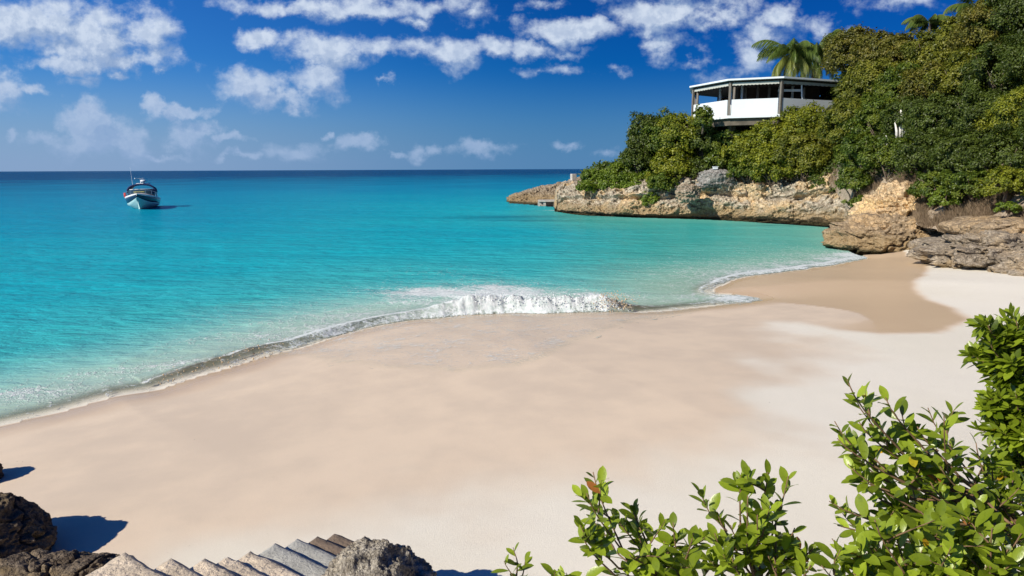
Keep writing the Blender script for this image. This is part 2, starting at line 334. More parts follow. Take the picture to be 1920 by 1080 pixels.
M['palerock'] = rock_mat('pale_near_rock', [(.20, .175, .14), (.44, .40, .33), (.5, .42, .30), (.12, .105, .09)], tide=False, warm=.4, sc=4.)
m_, t_ = mat('hill_soil'); n_ = t_.noise(t_.P, 1.1, 7, .65); f_ = t_.noise(t_.P, 9, 5, .7)
dry_ = t_.mix(t_.ss(f_, .35, .65), t_.mix(t_.ss(n_, .4, .6), (.16, .115, .075), (.30, .225, .15)), (.42, .34, .25))
t_.put(t_.b.inputs['Base Color'], t_.mix(t_.ss(t_.m('ADD', t_.attr('dry'), t_.m('MULTIPLY_ADD', n_, .6, -.3)), .35, .6), (.035, .04, .014), dry_)); t_.put(t_.b.inputs['Roughness'], .95); t_.put(t_.b.inputs['Normal'], t_.bump(f_, .8, .12)); M['soil'] = m_
M['bark'] = simple('bark', (.12, .09, .065), .9, .3, 8, .6, .02)
M['paletrunk'] = simple('pale_wood', (.62, .6, .55), .8, .15, 5, .4, .02)
M['twig'] = simple('twig', (.16, .095, .05), .75, .3, 30, .3, .003)
M['white'] = simple('white_paint', (.62, .66, .68), .45, .04, .8, .08, .004)
M['cream'] = simple('blind_fabric', (.40, .41, .37), .8, .08, 2, .1, .01)
M['post'] = simple('post_grey', (.14, .125, .105), .6, .12, 3, .1, .01)
M['dark'] = simple('interior_shade', (.030, .022, .018), .9, .3, 3, .1, .01)  # near black, paints the shade inside the terrace building into its surfaces
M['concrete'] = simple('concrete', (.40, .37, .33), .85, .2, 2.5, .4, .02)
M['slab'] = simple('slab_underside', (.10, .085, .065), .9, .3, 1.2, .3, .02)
L = {}
L['olive'] = leaf_mat('olive_leaf', (.052, .068, .008), (.175, .185, .018), (.25, .235, .025))
L['yellow'] = leaf_mat('yellow_green_leaf', (.062, .085, .006), (.22, .24, .015), (.34, .33, .03))
L['mid'] = leaf_mat('mid_green_leaf', (.036, .066, .008), (.12, .165, .016), (.19, .21, .02))
L['dark'] = leaf_mat('dark_green_leaf', (.028, .045, .007), (.085, .112, .012), (.11, .15, .024))
L['brown'] = leaf_mat('bronze_olive_leaf', (.055, .062, .010), (.165, .155, .020), (.23, .185, .03))
L['bright'] = leaf_mat('bright_scrub_leaf', (.060, .100, .010), (.145, .205, .015), (.20, .25, .025))
L['drygrass'] = leaf_mat('dry_grass', (.13, .09, .055), (.30, .225, .15), (.22, .15, .10), gloss=.8, trans=.15)
L['palm'] = leaf_mat('palm_leaf', (.045, .085, .018), (.13, .17, .035), (.26, .26, .07), gloss=.35)

# ------------------------------------------------------------------ coastline
# u, v on the photo, wave height, foam, sandy water, foam width behind
SH = [(-700,985,.03,.3,.1,.3),(-300,872,.04,.3,.15,.3),(0,799,.05,.35,.2,.3),(100,777,.05,.35,.4,.3),(200,750,.05,.45,.9,.3),(290,733,.10,.5,1,.4),(400,700,.17,.5,1,.35),(500,670,.17,.6,.9,.35),
 (560,654,.16,1.1,.25,.4),(650,627,.17,1.25,.0,.5),(760,604,.21,1.4,.0,.7),(820,598,.30,1.5,0,1.0),(850,594,.38,1.4,0,1.0),(890,590,.54,1.5,0,1.5),(1000,588,.50,1.5,0,1.3),(1100,587,.43,1.5,.15,1.3),
 (1140,587,.42,1.0,1.0,1.0),(1180,586,.22,.7,1,.7),(1230,584,.12,.5,.9,.5),(1300,578,.06,.5,.5,.5),(1360,570,.05,.8,.1,.6),(1422,561,.03,1,0,.5),(1385,554,.04,.7,0,.4),(1340,548,.05,.7,.5,.35),
 (1352,536,.06,.8,.8,.35),(1392,522,.07,1.5,.1,.7),(1450,513,.08,1.7,0,.9),(1550,499,.08,1.7,0,.9),(1628,485,.06,1.7,0,1.1)]
HC = [(1600,474),(1565,458),(1552,440),(1556,427),(1480,420),(1400,415),(1300,411),(1200,409),(1100,404),(1042,397),(1040,387),(1000,384),(955,380)]
ctl = [np.array([*PZ(a, b)[:2], *c]) for a, b, *c in SH]
def catmull(pts, n):
    out = []
    for i in range(len(pts)-1):
        p0, p1, p2, p3 = pts[max(i-1, 0)], pts[i], pts[i+1], pts[min(i+2, len(pts)-1)]
        for k in range(n):
            t = k/n; q = .5*((2*p1)+(-p0+p2)*t+(2*p0-5*p1+4*p2-p3)*t*t+(-p0+3*p1-3*p2+p3)*t**3)
            lin_ = p1+(p2-p1)*t; q[2:] = lin_[2:]; out.append(q)
    out.append(pts[-1]); return np.array(out)
beach = catmull(ctl, 5)
# natural wobble
for i in range(2, len(beach)-2):
    wv = .16*float(vn(np.array([beach[i, 0]*.9, beach[i, 1]*.9, 3.]))); beach[i, 1] += wv
head = np.array([PZ(a, b)[:2] for a, b in HC])
coast = np.vstack([beach[:, :2], head, [(40, 110), (120, 130), (400, 160), (400, -160), (-60, -160), (-40, -20)]])
def segdist(X, Y, line, vals=None):
    best = np.full(X.shape, 1e18); bi = np.zeros(X.shape, np.int32); bt = np.zeros(X.shape)
    for i in range(len(line)-1):
        ax, ay = line[i, :2]; dx, dy = line[i+1, :2]-line[i, :2]; L2 = dx*dx+dy*dy+1e-12
        t = np.clip(((X-ax)*dx+(Y-ay)*dy)/L2, 0, 1); d = (X-ax-t*dx)**2+(Y-ay-t*dy)**2
        k = d < best; best = np.where(k, d, best); bi = np.where(k, i, bi); bt = np.where(k, t, bt)
    D = np.sqrt(best)
    if vals is None: return D
    return D, vals[bi]*(1-bt)[..., None]+vals[bi+1]*bt[..., None]
def inside(X, Y, poly):
    r = np.zeros(X.shape, bool); n = len(poly)
    for i in range(n):
        x1, y1 = poly[i]; x2, y2 = poly[(i+1) % n]
        if y1 == y2: continue
        r ^= ((y1 > Y) != (y2 > Y)) & (X < (x2-x1)*(Y-y1)/(y2-y1)+x1)
    return r
def terrain_z(X, Y, ret=False):
    D = segdist(X, Y, beach); Dh = segdist(X, Y, head); land = inside(X, Y, coast)
    zs = 1.15*(1-np.exp(-D*.105))
    zw = -np.minimum(.13*np.minimum(D, Dh*.7+.2), 2.2+.004*D)
    zs = zs*sstep(Dh-.55*D, -1.5, 1.2)-1.2*(1-sstep(Dh-.55*D, -1.5, 1.2)); z = np.where(land, zs, zw)
    # low bank the camera stands on; drops to the beach ahead
    rx_ = sstep(X, 1.0, 2.2); k = (sstep(Y, 4.6, 1.0)*rx_+sstep(Y, 2.6, .2)*(1-rx_))*sstep(X, -9, -5)*sstep(D, 1.5, 5.)
    z = z*(1-k)+3.35*k
    z = z+np.where(land, .02*fbm(P3(X*.35, Y*.35), 3), 0)
    if ret: return z, D, Dh, land, k
    return z
def ghit(u, v):
    z = .5
    for _ in range(12):
        p_ = PZ(u, v, z); z = float(terrain_z(np.array([p_[0]]), np.array([p_[1]]))[0])
    return np.array([p_[0], p_[1], z])
az = np.radians(np.concatenate([np.linspace(-180, -56, 40), np.linspace(-55, 50, 620), np.linspace(51, 179, 40)]))
rr_ = np.concatenate([[.02], np.geomspace(1.5, 120, 420), np.geomspace(130, 14000, 40)])
RR, AZ = np.meshgrid(rr_, az, indexing='ij'); X = RR*np.sin(AZ); Y = RR*np.cos(AZ)
z, D, Dh, land, bank = terrain_z(X, Y, True)
WP = [(120,1085),(420,1040),(700,960),(900,905),(1150,868),(1350,830),(1425,780),(1400,730),(1480,685),(1535,652),(1490,622),(1440,606),(1490,606),(1560,617),(1650,626),(1760,624),(1832,600),(1795,578),(1740,560),(1715,540),(1733,515),(1742,500),(1755,488),(1700,478)]
wl = np.array([ghit(*q)[:2] for q in WP])
damp_poly = np.vstack([[(-60, -20)], wl, [(30, 55), (0, 80), (-80, 60)]])
dl, sv = segdist(X, Y, wl, np.linspace(0, 1, len(wl))[:, None]); sg = np.where(inside(X, Y, damp_poly), dl, -dl)
soft = np.interp(sv[..., 0], [0, .35, .48, .56, .62, 1], [1.3, 1.1, .8, .40, .20, .22])
wn_ = fbm(P3(X*.6, Y*.6), 4, seed=5); sg = sg+wn_*soft*1.4
damp = sstep(sg, -soft, soft)*land
lobe = sstep(sg, -soft, soft)*sstep(sv[..., 0], .52, .62)*.62
nearw = sstep(D+.5*wn_, 1.5, .15)*.8
wet = np.clip(np.maximum(lobe*sstep(sg, -.1, .3), nearw), 0, 1)*land
fastmesh('ground', P3(X, Y, z).reshape(-1, 3), gridfaces(*X.shape, wrap=True), M['sand'], None, True,
         {'wet': wet.ravel(), 'damp': damp.ravel(), 'soil': (bank*.95).ravel()})
tag(bpy.data.objects['ground'], kind='structure')

# ------------------------------------------------------------------ sea
az = np.radians(np.concatenate([np.linspace(-110, -46, 40), np.linspace(-45, 42, 1050), np.linspace(43, 100, 30)]))
rr_ = np.concatenate([np.geomspace(8, 90, 720), np.geomspace(91, 400, 110)[0:], np.geomspace(410, 14000, 50)])
RR, AZ = np.meshgrid(rr_, az, indexing='ij'); X = RR*np.sin(AZ); Y = RR*np.cos(AZ)
land = inside(X, Y, coast); D, V4 = segdist(X, Y, beach, beach[:, 2:]); Dh = segdist(X, Y, head)
s_ = np.where(land, -1., 1.)*np.minimum(D, Dh); t = np.where(land, -D, D); 
def blur(Q, n):
    pad = np.concatenate([np.repeat(Q[:, :1], n, 1), Q, np.repeat(Q[:, -1:], n, 1)], 1); c = np.cumsum(pad, 1); c = (c[:, 2*n:]-np.concatenate([np.zeros((len(c), 1)), c[:, :-2*n]], 1)[:, :c.shape[1]-2*n])/(2*n) if False else np.stack([pad[:, k:k+Q.shape[1]] for k in range(0, 2*n+1, 3)]).mean(0); return c
wB = sstep(t, .8, 2.6)[..., None]; V4 = V4*(1-wB)+np.stack([blur(blur(V4[..., i], 36), 24) for i in range(4)], -1)*wB
A, fo, br, fw = [V4[..., i] for i in range(4)]
n1 = fbm(P3(X*1.3, Y*1.3), 4, seed=9); n2 = fbm(P3(X*5, Y*5), 4, .6, seed=11); nr = fbm(P3(X*2.6, Y*2.6), 5, .6, seed=21)
tt = t+.10*n1*(A > .1)-.0
wh0 = np.clip((A-.28)/.18, 0, 1)*.8; front = sstep(tt, 0, (.10+.30*A)*wh0+(.32+1.9*A)*(1-wh0))
prof = front*np.exp(-np.maximum(0, tt-.25-.3*A-.5*A*(1-wh0)*2)/(.55+1.1*A))
Aeff = A*(1+.22*n1)
wave = Aeff*prof
white = np.clip((A-.27)/.2, 0, 1)
rough_f = prof*np.clip(br*np.clip(A*4, 0, 1)+white, 0, 1)
wave = wave+rough_f*((.17+.08*(1-wh0))*nr+.10*n2+.05*n1)*np.clip(A*2.5, .2, 1.3)
sw = .05*np.sin((X*.28+Y*.96)*2*math.pi/7.5+1.5*fbm(P3(X*.05, Y*.05), 2))*sstep(t, 2, 14)*np.exp(-RR/260)
sw = sw+.035*fbm(P3(X*.5, Y*1.1), 3, seed=31)*sstep(t, 1, 6)*np.exp(-RR/90)
z = wave+sw+.012*n1*sstep(t, 0, 1)
# second low swell line behind the break
sec = .10*np.exp(-((t-3.1-.5*n1)/.45)**2)*np.clip(A*2, 0, 1)*(land == 0); z = z+sec
tz = terrain_z(X, Y)
FP = np.array([ghit(*q)[:2] for q in [(505,672),(560,672),(620,684),(720,694),(860,702),(980,692),(1060,664),(1120,632),(1200,602),(1300,586),(1424,563)]]+[PZ(1200,560)[:2], PZ(700,590)[:2], PZ(520,650)[:2]])
fpd = segdist(X, Y, np.vstack([FP, FP[:1]])); fin_ = inside(X, Y, FP); fsd = np.where(fin_, fpd, -fpd)+.18*n1
film = sstep(fsd, -.02, .7)*land
z = np.where(land & (fsd > -.1), np.maximum(tz+.012+.006*n2, 0), z)
z = np.where(land & (fsd <= -.1), np.where(-t < .15, np.maximum(.01, tz-.01), tz-.03), z)
foam = np.zeros(X.shape)
crest = np.exp(-((tt-((.25+.3*A)*wh0+(.44+1.9*A)*(1-wh0)))/((.15+.28*fw)*(.6+.4*wh0)))**2)*fo*(.74+.25*(1-wh0)*(A > .1))*(1+.35*n2)                       # lip of the breaker
body = white*sstep(tt, -.03, .1)*sstep(tt, 2.4*fw, .3*fw)*(.78+.55*nr+.25*n2)
trail = sstep(tt, 0, .2)*np.exp(-tt/(1.8+1.9*fw))*.50*(1+.5*n1)*np.clip(fo, 0, 1.2)
foam = np.maximum(np.maximum(crest, body), trail)*(t > -.05)
# pixel-located foam streaks turned into world places
def blob(u, v, lx, ly, a, st):
    c = PZ(u, v); dx, dy = X-c[0], Y-c[1]; ca, sa = math.cos(R(a)), math.sin(R(a)); e = ((dx*ca+dy*sa)/lx)**2+((-dx*sa+dy*ca)/ly)**2
    return st*np.exp(-(((dx*ca+dy*sa)/lx)**2+((-dx*sa+dy*ca)/(ly*2.6))**2))*(1+.5*n1)
for b_ in [(840,549,3.0,.5,-6,.85),(790,556,2.2,.35,-6,.6),(920,552,2.2,1.0,0,.9),(960,556,2,.8,0,.7),(1010,548,2.6,.5,0,.5),(1090,560,2.2,.9,0,.45),(700,590,3,.35,14,.42),(560,625,3,.3,20,.42),(800,570,2.6,.7,6,.4),(1200,560,2.0,.8,20,.3),(1560,486,1.6,.5,35,.6),(1600,478,1.6,.5,40,.8),(1480,500,2.5,.35,28,.4),(1300,556,2.5,.7,20,.34),(1380,560,1.6,.4,20,.7),(60,740,2.6,.35,22,.4),(300,690,2.2,.25,24,.4)]:
    foam = np.maximum(foam, blob(*b_)*(t > -.4))
c0 = PZ(1040, 394); foam = np.maximum(foam, .6*np.exp(-(((X-c0[0])/1.5)**2+((Y-c0[1])/.6)**2)))
edge = np.exp(-((fsd-.02)/.07)**2)*(t < 0)*.35*sstep(n1, .0, .45); foam = np.maximum(foam, edge)
foam = np.where((t < 0) & (fsd > .1), np.maximum(foam, (.12+.34*sstep(nr, .0, .5)*np.exp(-np.maximum(-t, 0)/1.1))*film), foam)
brown = br*np.clip(prof*2.2, 0, 1)*np.clip(A*6, .25, 1)*sstep(tt, 1.05, .55)
brown = np.maximum(brown, .75*br*sstep(tt, .9, .1)*(A < .2))
brown = np.where(land, .0, brown)
alpha = np.where(land, np.where(fsd > -.1, .20*film, 0), sstep(tt, .0, .35+.9*(A < .2))*.9+.1*sstep(tt, .5, 3))
dep = np.minimum(np.maximum(t, 0), np.maximum(Dh*1.1+4.0, 0)); dep = dep*np.clip(dep/6., .35, 1)+np.maximum(0, RR-60)*.55*sstep(t, 5, 60)
dep = dep*np.interp(np.degrees(AZ), [-40, -25, 0, 20], [1.5, 1.3, 1.0, .75])
reef = np.zeros(X.shape)
for (u, v, lx, ly) in [(965,407,9,2.2),(1010,413,6,1.5),(1460,424,4,.6),(250,700,0.01,.01)]:
    c = PZ(u, v); reef = np.maximum(reef, .62*np.exp(-(((X-c[0])/lx)**2+((Y-c[1])/ly)**2)*(1+.6*n1)))
gm = sstep(Dh, 30, 6)*sstep(X, -2, 8)*sstep(RR, 110, 70)
calm = np.clip(.18+.82*sstep(t, .5, 8), 0, 1)*np.interp(RR, [0, 100, 400, 1500], [1, 1, 1.6, 3.])*(1-.5*sstep(Dh, 22, 4)*sstep(X, 0, 14))
keep = ((s_ > -2.5) | (fsd > -.3)).ravel()
fastmesh('sea', P3(X, Y, z).reshape(-1, 3), gridfaces(*X.shape, keep=keep), M['water'], None, True,
         {k: q.ravel() for k, q in dict(depth=dep, foam=foam, brown=brown, alpha=alpha, calm=calm, reef=reef, film=film*(land), green=gm, wavy=np.clip(prof*np.clip(A*3, 0, 1), 0, 1)).items()})
tag(bpy.data.objects['sea'], kind='structure')
# spray thrown up by the breaker: droplets and clots
def clots(name, label_src, n, tint):
    V = []; Q = []
    base = np.array([[1, 0, 0], [-1, 0, 0], [0, 1, 0], [0, -1, 0], [0, 0, 1], [0, 0, -1]], float)
    fc = np.array([(0, 2, 4), (2, 1, 4), (1, 3, 4), (3, 0, 4), (2, 0, 5), (1, 2, 5), (3, 1, 5), (0, 3, 5)])
    for i in range(n):
        u, v, hh = label_src(); p_ = PZ(u, v); s0 = rs.uniform(.006, .026)*(1 if hh < .7 else .6)
        c = np.array([p_[0], p_[1]+rs.uniform(.05, .9), hh]); b_ = base*s0*rs.uniform(.6, 1.5, 3); k = len(V)*6
        V.append(b_+c); Q.append(fc+k)
    return fastmesh(name, np.vstack(V), np.vstack(Q), tint, None, True)
M['foam'] = simple('foam_spray', (.70, .72, .73), .7, .04, 10, 0); M['foamtan'] = simple('sandy_spray', (.50, .38, .24), .8, .2, 10, 0)
def src_w():
    u = rs.uniform(860, 1165); top = np.interp(u, [860, 900, 1000, 1100, 1165], [.3, .52, .48, .42, .36]); return u, 589, max(.02, rs.normal(top, .09))
def src_b():
    u = rs.normal(1150, 18); return u, 588, abs(rs.normal(.35, .22))
def src_l():
    u = rs.uniform(280, 520); return u, np.interp(u, [280, 400, 520], [735, 700, 664])+rs.uniform(-2, 2), abs(rs.normal(.12, .12))
tag(clots('spray', src_w, 700, M['foam']), kind='stuff'); tag(clots('sandy_spray', src_b, 350, M['foamtan']), kind='stuff'); tag(clots('sandy_spray', src_l, 120, M['foamtan']), kind='stuff')

# ------------------------------------------------------------------ cliffs and hill
def sheet(name, cols, nu, nv, material, disp=1., sc=.5, seed=3, back=25., profile=None, cap=None, fine=.30):
    """cols: (u, base_v or None, base_depth, top_v, top_depth); real surface from base to top then back"""
    cols = sorted(cols); U = [c[0] for c in cols]; u = np.linspace(U[0], U[-1], nu)
    bv, bd, tv, td = [np.interp(u, U, [c[i] for c in cols]) for i in (1, 2, 3, 4)]
    k = np.linspace(0, 1, nv); pk = k if profile is None else np.interp(k, *profile)
    rows = []
    b = np.array([PD(a, c, d_) for a, c, d_ in zip(u, bv, bd)]); tp = np.array([PD(a, c, d_) for a, c, d_ in zip(u, tv, td)])
    for i in range(nv):
        q = b*(1-k[i])+tp*k[i]; q[:, 1] = b[:, 1]*(1-pk[i])+tp[:, 1]*pk[i]; q[:, 0] = b[:, 0]*(1-pk[i])+tp[:, 0]*pk[i]; rows.append(q)
    nb = 14
    for i in range(1, nb):
        f = i/(nb-1); q = tp+np.array([.0, back*f, 0]); q[:, 0] += (tp[:, 0]/tp[:, 1])*back*f; q[:, 2] = tp[:, 2]+(.6*math.sin(f*2.2))-f*f*(tp[:, 2]+.8); rows.append(q)
    G = np.array(rows)
    dn = fbm(G*sc, 5, .55, seed=seed, ridge=True); dn2 = fbm(G*sc*.35, 3, seed=seed+4); d3 = fbm(G*np.array([3, 3, 4.]), 4, .6, seed=seed+9, ridge=True)
    N = np.array([-.25, -.85, .35]); amp = np.minimum(1, np.concatenate([np.linspace(.5, 1, nv), np.ones(nb-1)]))[:, None]
    d4 = fbm(G*np.array([.9, .9, 1.6]), 4, .6, seed=seed+15); G = G+(disp*(dn*.7+dn2*.7+.45*np.sign(d4)*np.abs(d4)**.6)*amp+fine*d3*amp)[..., None]*N
    return fastmesh(name, G.reshape(-1, 3), gridfaces(*G.shape[:2]), material, None, True), (u, b, tp)
DZ = lambda v, u: 5*F/(v-(318.2-.0042*(u-960)*1.0))
def zd(u, v, z0=-.15): return PZ(u, v, z0)[1]
prof_cliff = ([0, .06, .14, .32, .42, .5, .62, .8, 1], [.18, .14, 0, .02, .10, .34, .20, .28, 1])
hcols = [(u, v+1, zd(u, v), tv, zd(u, v)+sb) for u, v, tv, sb in
  [(1040,398,392,1.),(1046,399,362,2.5),(1060,401,347,4.5),(1100,405,342,5),(1150,409,342,5),(1200,411,343,5),(1250,412,342,4.6),(1300,413,326,4),(1320,413.5,320,3.5),(1370,415,320,3.5),(1400,417,332,4),(1480,421,335,4),(1540,424,318,4),(1580,428,292,6),(1640,440,300,6)]]
c_, _ = sheet('cliff', hcols, 620, 110, M['cliff'], 1.5, .36, 3, 22, prof_cliff); tag(c_, kind='structure')
scols = [(u, v, zd(u, v), tv, zd(u, v)+sb) for u, v, tv, sb in [(951,380,379,.5),(960,382,371,3),(980,383.5,364,5),(1020,385,352,7),(1060,386,345,8),(1075,386,338,9),(1100,386,331,9),(1135,386,319,9),(1170,386,322,9)]]
c_, _ = sheet('cliff', scols, 280, 60, M['spit'], .8, .5, 13, 10, None, fine=.45); tag(c_, kind='structure')
# hillside ground under the trees
hill = [(1098,345,77,336,82),(1115,346,76,328,82),(1150,348,75,318,83),(1180,348,74,290,81),(1210,348,73,262,80),(1250,348,71.5,254,80),(1300,338,69,262,78),(1370,335,67,262,78),(1440,345,66,262,76),(1500,345,64,235,74),(1545,330,62,180,76),
        (1600,405,49,125,70),(1660,400,45,112,66),(1720,425,39,108,62),(1800,450,35,105,58),(1900,470,31,60,52),(2000,480,28,35,48),(2200,500,26,20,44),(2600,520,24,0,44)]
c_, hd = sheet('hill', hill, 420, 60, M['soil'], 1.0, .3, 23, 40, None); tag(c_, kind='structure')
kk_ = np.repeat(np.concatenate([np.linspace(0, 1, 60), np.ones(13)]), 420); c_.data.attributes.new('dry', 'FLOAT', 'POINT').data.foreach_set('value', np.clip(1.25-kk_*4.2, 0, 1).astype(np.float32))
def hdepth(u, v):
    b, tp, uu = hd[1], hd[2], hd[0]; i = int(np.clip(np.searchsorted(uu, u), 0, len(uu)-1)); best = None
    for k in np.linspace(0, 1, 41):
        q = b[i]*(1-k)+tp[i]*k; r_ = (q-np.array([0, 0, CH])); vv = 540-F*(r_@upv)/(r_@fwd)
        if best is None or abs(vv-v) < best[0]: best = (abs(vv-v), q[1])
    return best[1]

# rock bodies (closed lumps)
def ico(sub=5):
    import bmesh; bm = bmesh.new(); bmesh.ops.create_icosphere(bm, subdivisions=sub, radius=1); V = np.array([v.co[:] for v in bm.verts]); Fc = np.array([[v.index for v in f.verts] for f in bm.faces]); bm.free(); return V, Fc
ICO6, ICO7 = ico(6), ico(7)
def rock(name, c, rad, material, label, cat='rock', seed=1, amp=.3, sc=1., hi=False, flat=0., fine=.06, group=None, rot=0, fsc=5., strata=.07, crack=.12):
    V, Fc = (ICO7 if hi else ICO6); V = V.copy()
    nrm = V/np.linalg.norm(V, axis=1)[:, None]
    if flat: V[:, 2] = np.sign(V[:, 2])*np.abs(V[:, 2])**(1-flat)
    W_ = V*np.array(rad)
    if rot: W_ = W_ @ np.array([[math.cos(rot), math.sin(rot), 0], [-math.sin(rot), math.cos(rot), 0], [0, 0, 1]])
    rm = float(np.mean(rad)); Q = W_/rm
    n = fbm(Q*1.1*sc+seed*7.7, 4, .55, seed=seed)*amp+fbm(Q*2.6*sc+seed, 4, .55, seed=seed+5, ridge=True)*amp*.35+fbm(Q*fsc*sc+seed, 4, .62, seed=seed+8, ridge=True)*fine
    P_ = W_/rm; st2 = vn(np.stack([P_[:, 0]*.9+.4*n, P_[:, 1]*.9, P_[:, 2]*7+1.5*fbm(P_*1.2, 3, seed=seed+2)], 1), seed+3); n = n+strata*np.sign(st2)*np.abs(st2)**.7
    if crack: cr = np.abs(fbm(P_*2.2+5, 3, .5, seed=seed+6)); n = n-crack*np.exp(-(cr/.045)**2)
    W_ = W_*(1+n[:, None])
    o = fastmesh(name, W_, Fc, material, None, True); o.location = c; tag(o, label, cat, group); return o
def rock_px(u, v, y, ru, rz_px, depth_r, *a, **k):
    c = PD(u, v, y); s = y/F; return rock('rock', c, (ru*s, depth_r, rz_px*s), *a, **k)
rock_px(1672,449,41.5,100,44,3.0, M['brownrock'], 'rounded orange-brown limestone outcrop where surf meets the sand', seed=4, amp=.30, sc=1.3, hi=True, fine=.09, fsc=6, strata=.05)
rock_px(1690,400,43,62,46,2.6, M['orangerock'], 'pale orange crumbling rock block atop the rounded outcrop', seed=9, amp=.5, sc=1.4, hi=True, fine=.06)
rock_px(1768,470,36,40,24,1.8, M['grayrock'], 'small undercut grey rock between the orange outcrop and the long ledge', seed=15, amp=.32, fine=.06)
rock_px(1880,476,30.5,122,36,2.6, M['grayrock'], 'long pitted grey limestone ledge overhanging the dry sand', seed=21, strata=.16, amp=.42, sc=1.5, hi=True, fine=.09, fsc=6)
rock_px(1965,502,27.5,80,32,2.2, M['grayrock'], 'grey ledge rock at the right edge above pale sand', seed=24, strata=.16, amp=.36, sc=1.4, hi=True, fine=.06, fsc=8)
rock_px(1812,500,30.5,46,16,1.2, M['grayrock'], 'low shadowed grey rock under the long ledge', seed=27, amp=.3, fine=.07)
rock_px(1900,432,33,95,26,3., M['brownrock'], 'brown rubbly rock shelf above the grey ledge', seed=31, amp=.25, fine=.05)
rock_px(1842,527,28.5,9,5,.25, M['grayrock'], 'tiny dark rock alone on pale sand below the ledge', seed=33, amp=.3)
rock_px(1343,336,67.2,34,15,1.2, M['palecliff'], 'squared grey rock block high on the headland cliff under the trees', seed=41, amp=.30, flat=.6, sc=1.4)
rock_px(1290,362,65.6,20,16,.9, M['grayrock'], 'grey wedge of rock between cream patches on the headland cliff', seed=44, amp=.5, sc=1.4)
# near rocks
g1 = ghit(60, 1030)
rock('rock', PD(-30, 1035, 6.9)+np.array([-.18, 0, -.02]), (.84, .7, .60), M['darkrock'], 'big dark craggy brown rock at lower left casting a shadow on sand', seed=51, amp=.22, hi=True, fine=.09, fsc=4)
rock('rock', PD(85, 1115, 5.5)+np.array([0, 0, -.14]), (.80, .5, .42), M['darkrock'], 'low dark mossy rock beside the top stone step', seed=57, amp=.22, hi=True, fine=.09, fsc=4)
q = ghit(-52, 905); rock('rock', q+np.array([0, 0, .1]), (.34, .34, .30), M['darkrock'], 'small dark rock just showing at the left edge of the beach', seed=58, amp=.25, hi=True, fine=.08)
rock('rock', PD(700, 1120, 5.5)+np.array([0, .0, -.06]), (.50, .5, .50), M['palerock'], 'jagged pale grey rock at the foot of the stone steps', seed=63, amp=.20, hi=True, fine=.12, fsc=3.6)

# ------------------------------------------------------------------ stone steps
M['st_cream'] = simple('cream_step', (.56, .46, .34), .9, .34, 3.2, 1., .03); M['st_blue'] = simple('blue_grey_step', (.40, .39, .345), .9, .15, 6, .8, .02); M['st_brown'] = simple('brown_step', (.20, .145, .10), .9, .2, 6, .8, .02)
tips = [(235,1028),(322,1041),(384,1041),(428,1036),(470,1026),(515,1013),(557,1004),(595,1000),(628,994)]
zs = [1.58, 1.52, 1.465, 1.41, 1.34, 1.265, 1.18, 1.10, 1.02]
TP = [PZ(u, v, zz) for (u, v), zz in zip(tips, zs)]
st = empty('stone_staircase', TP[-1]*np.array([1, 1, 0]), 'worn stone steps descending to the beach between dark and pale rocks', 'steps')
nd = PZ(690, 1020, zs[-1])-TP[-1]; nd[2] = 0; nd /= np.linalg.norm(nd)      # nosing direction
sd = PZ(150, 1076, zs[0])-TP[0]; sd[2] = 0; sd /= np.linalg.norm(sd)         # side direction
for i, T in enumerate(TP):
    wn3 = 1.9; ln = .95
    n_a, n_b = 34, 20; V = []; 
    a = np.linspace(0, 1, n_a); b_ = np.linspace(0, 1, n_b)
    # top face with worn edge, then skirts
    top = T[None, None]+nd[None, None]*(a[:, None, None]*wn3)+sd[None, None]*(b_[None, :, None]*ln)
    e = np.minimum(np.minimum(a[:, None]*wn3, 9), np.minimum(b_[None, :]*ln, 9)); top[..., 2] -= .035*np.exp(-e/.03)
    top[..., 2] += (.030*fbm(top*4, 4, .6, seed=i)+.012*fbm(top*13, 3, .6, seed=i+9))*(.8 if i < 5 else .35)+.006*fbm(top*25, 3, .6, seed=i+3)
    top[..., :2] += (.018 if i < 5 else .010)*fbm(top*6, 3, seed=i+40)[..., None]
    G = top.reshape(-1, 3); Fq = [tuple(q_) for q_ in gridfaces(n_a, n_b)]
    ring = [k*n_b for k in range(n_a)]+[(n_a-1)*n_b+j for j in range(1, n_b)]+[k*n_b+n_b-1 for k in range(n_a-2, -1, -1)]+[j for j in range(n_b-2, 0, -1)]
    lo = [G[r_]*np.array([1, 1, 0])+np.array([0, 0, .35]) for r_ in ring]; n0 = len(G); md = [G[r_]-np.array([0, 0, .10]) for r_ in ring]
    for r_ in range(len(ring)):
        r2 = (r_+1) % len(ring); m1 = n0+r_; m2 = n0+r2; l1 = n0+len(ring)+r_; l2 = n0+len(ring)+r2
        Fq += [(ring[r_], ring[r2], m2, m1), (m1, m2, l2, l1)]
    o = mesh('step', list(G)+md+lo, Fq, M['st_cream'] if i < 5 else M['st_blue'] if i < 7 else M['st_brown'], st, True)

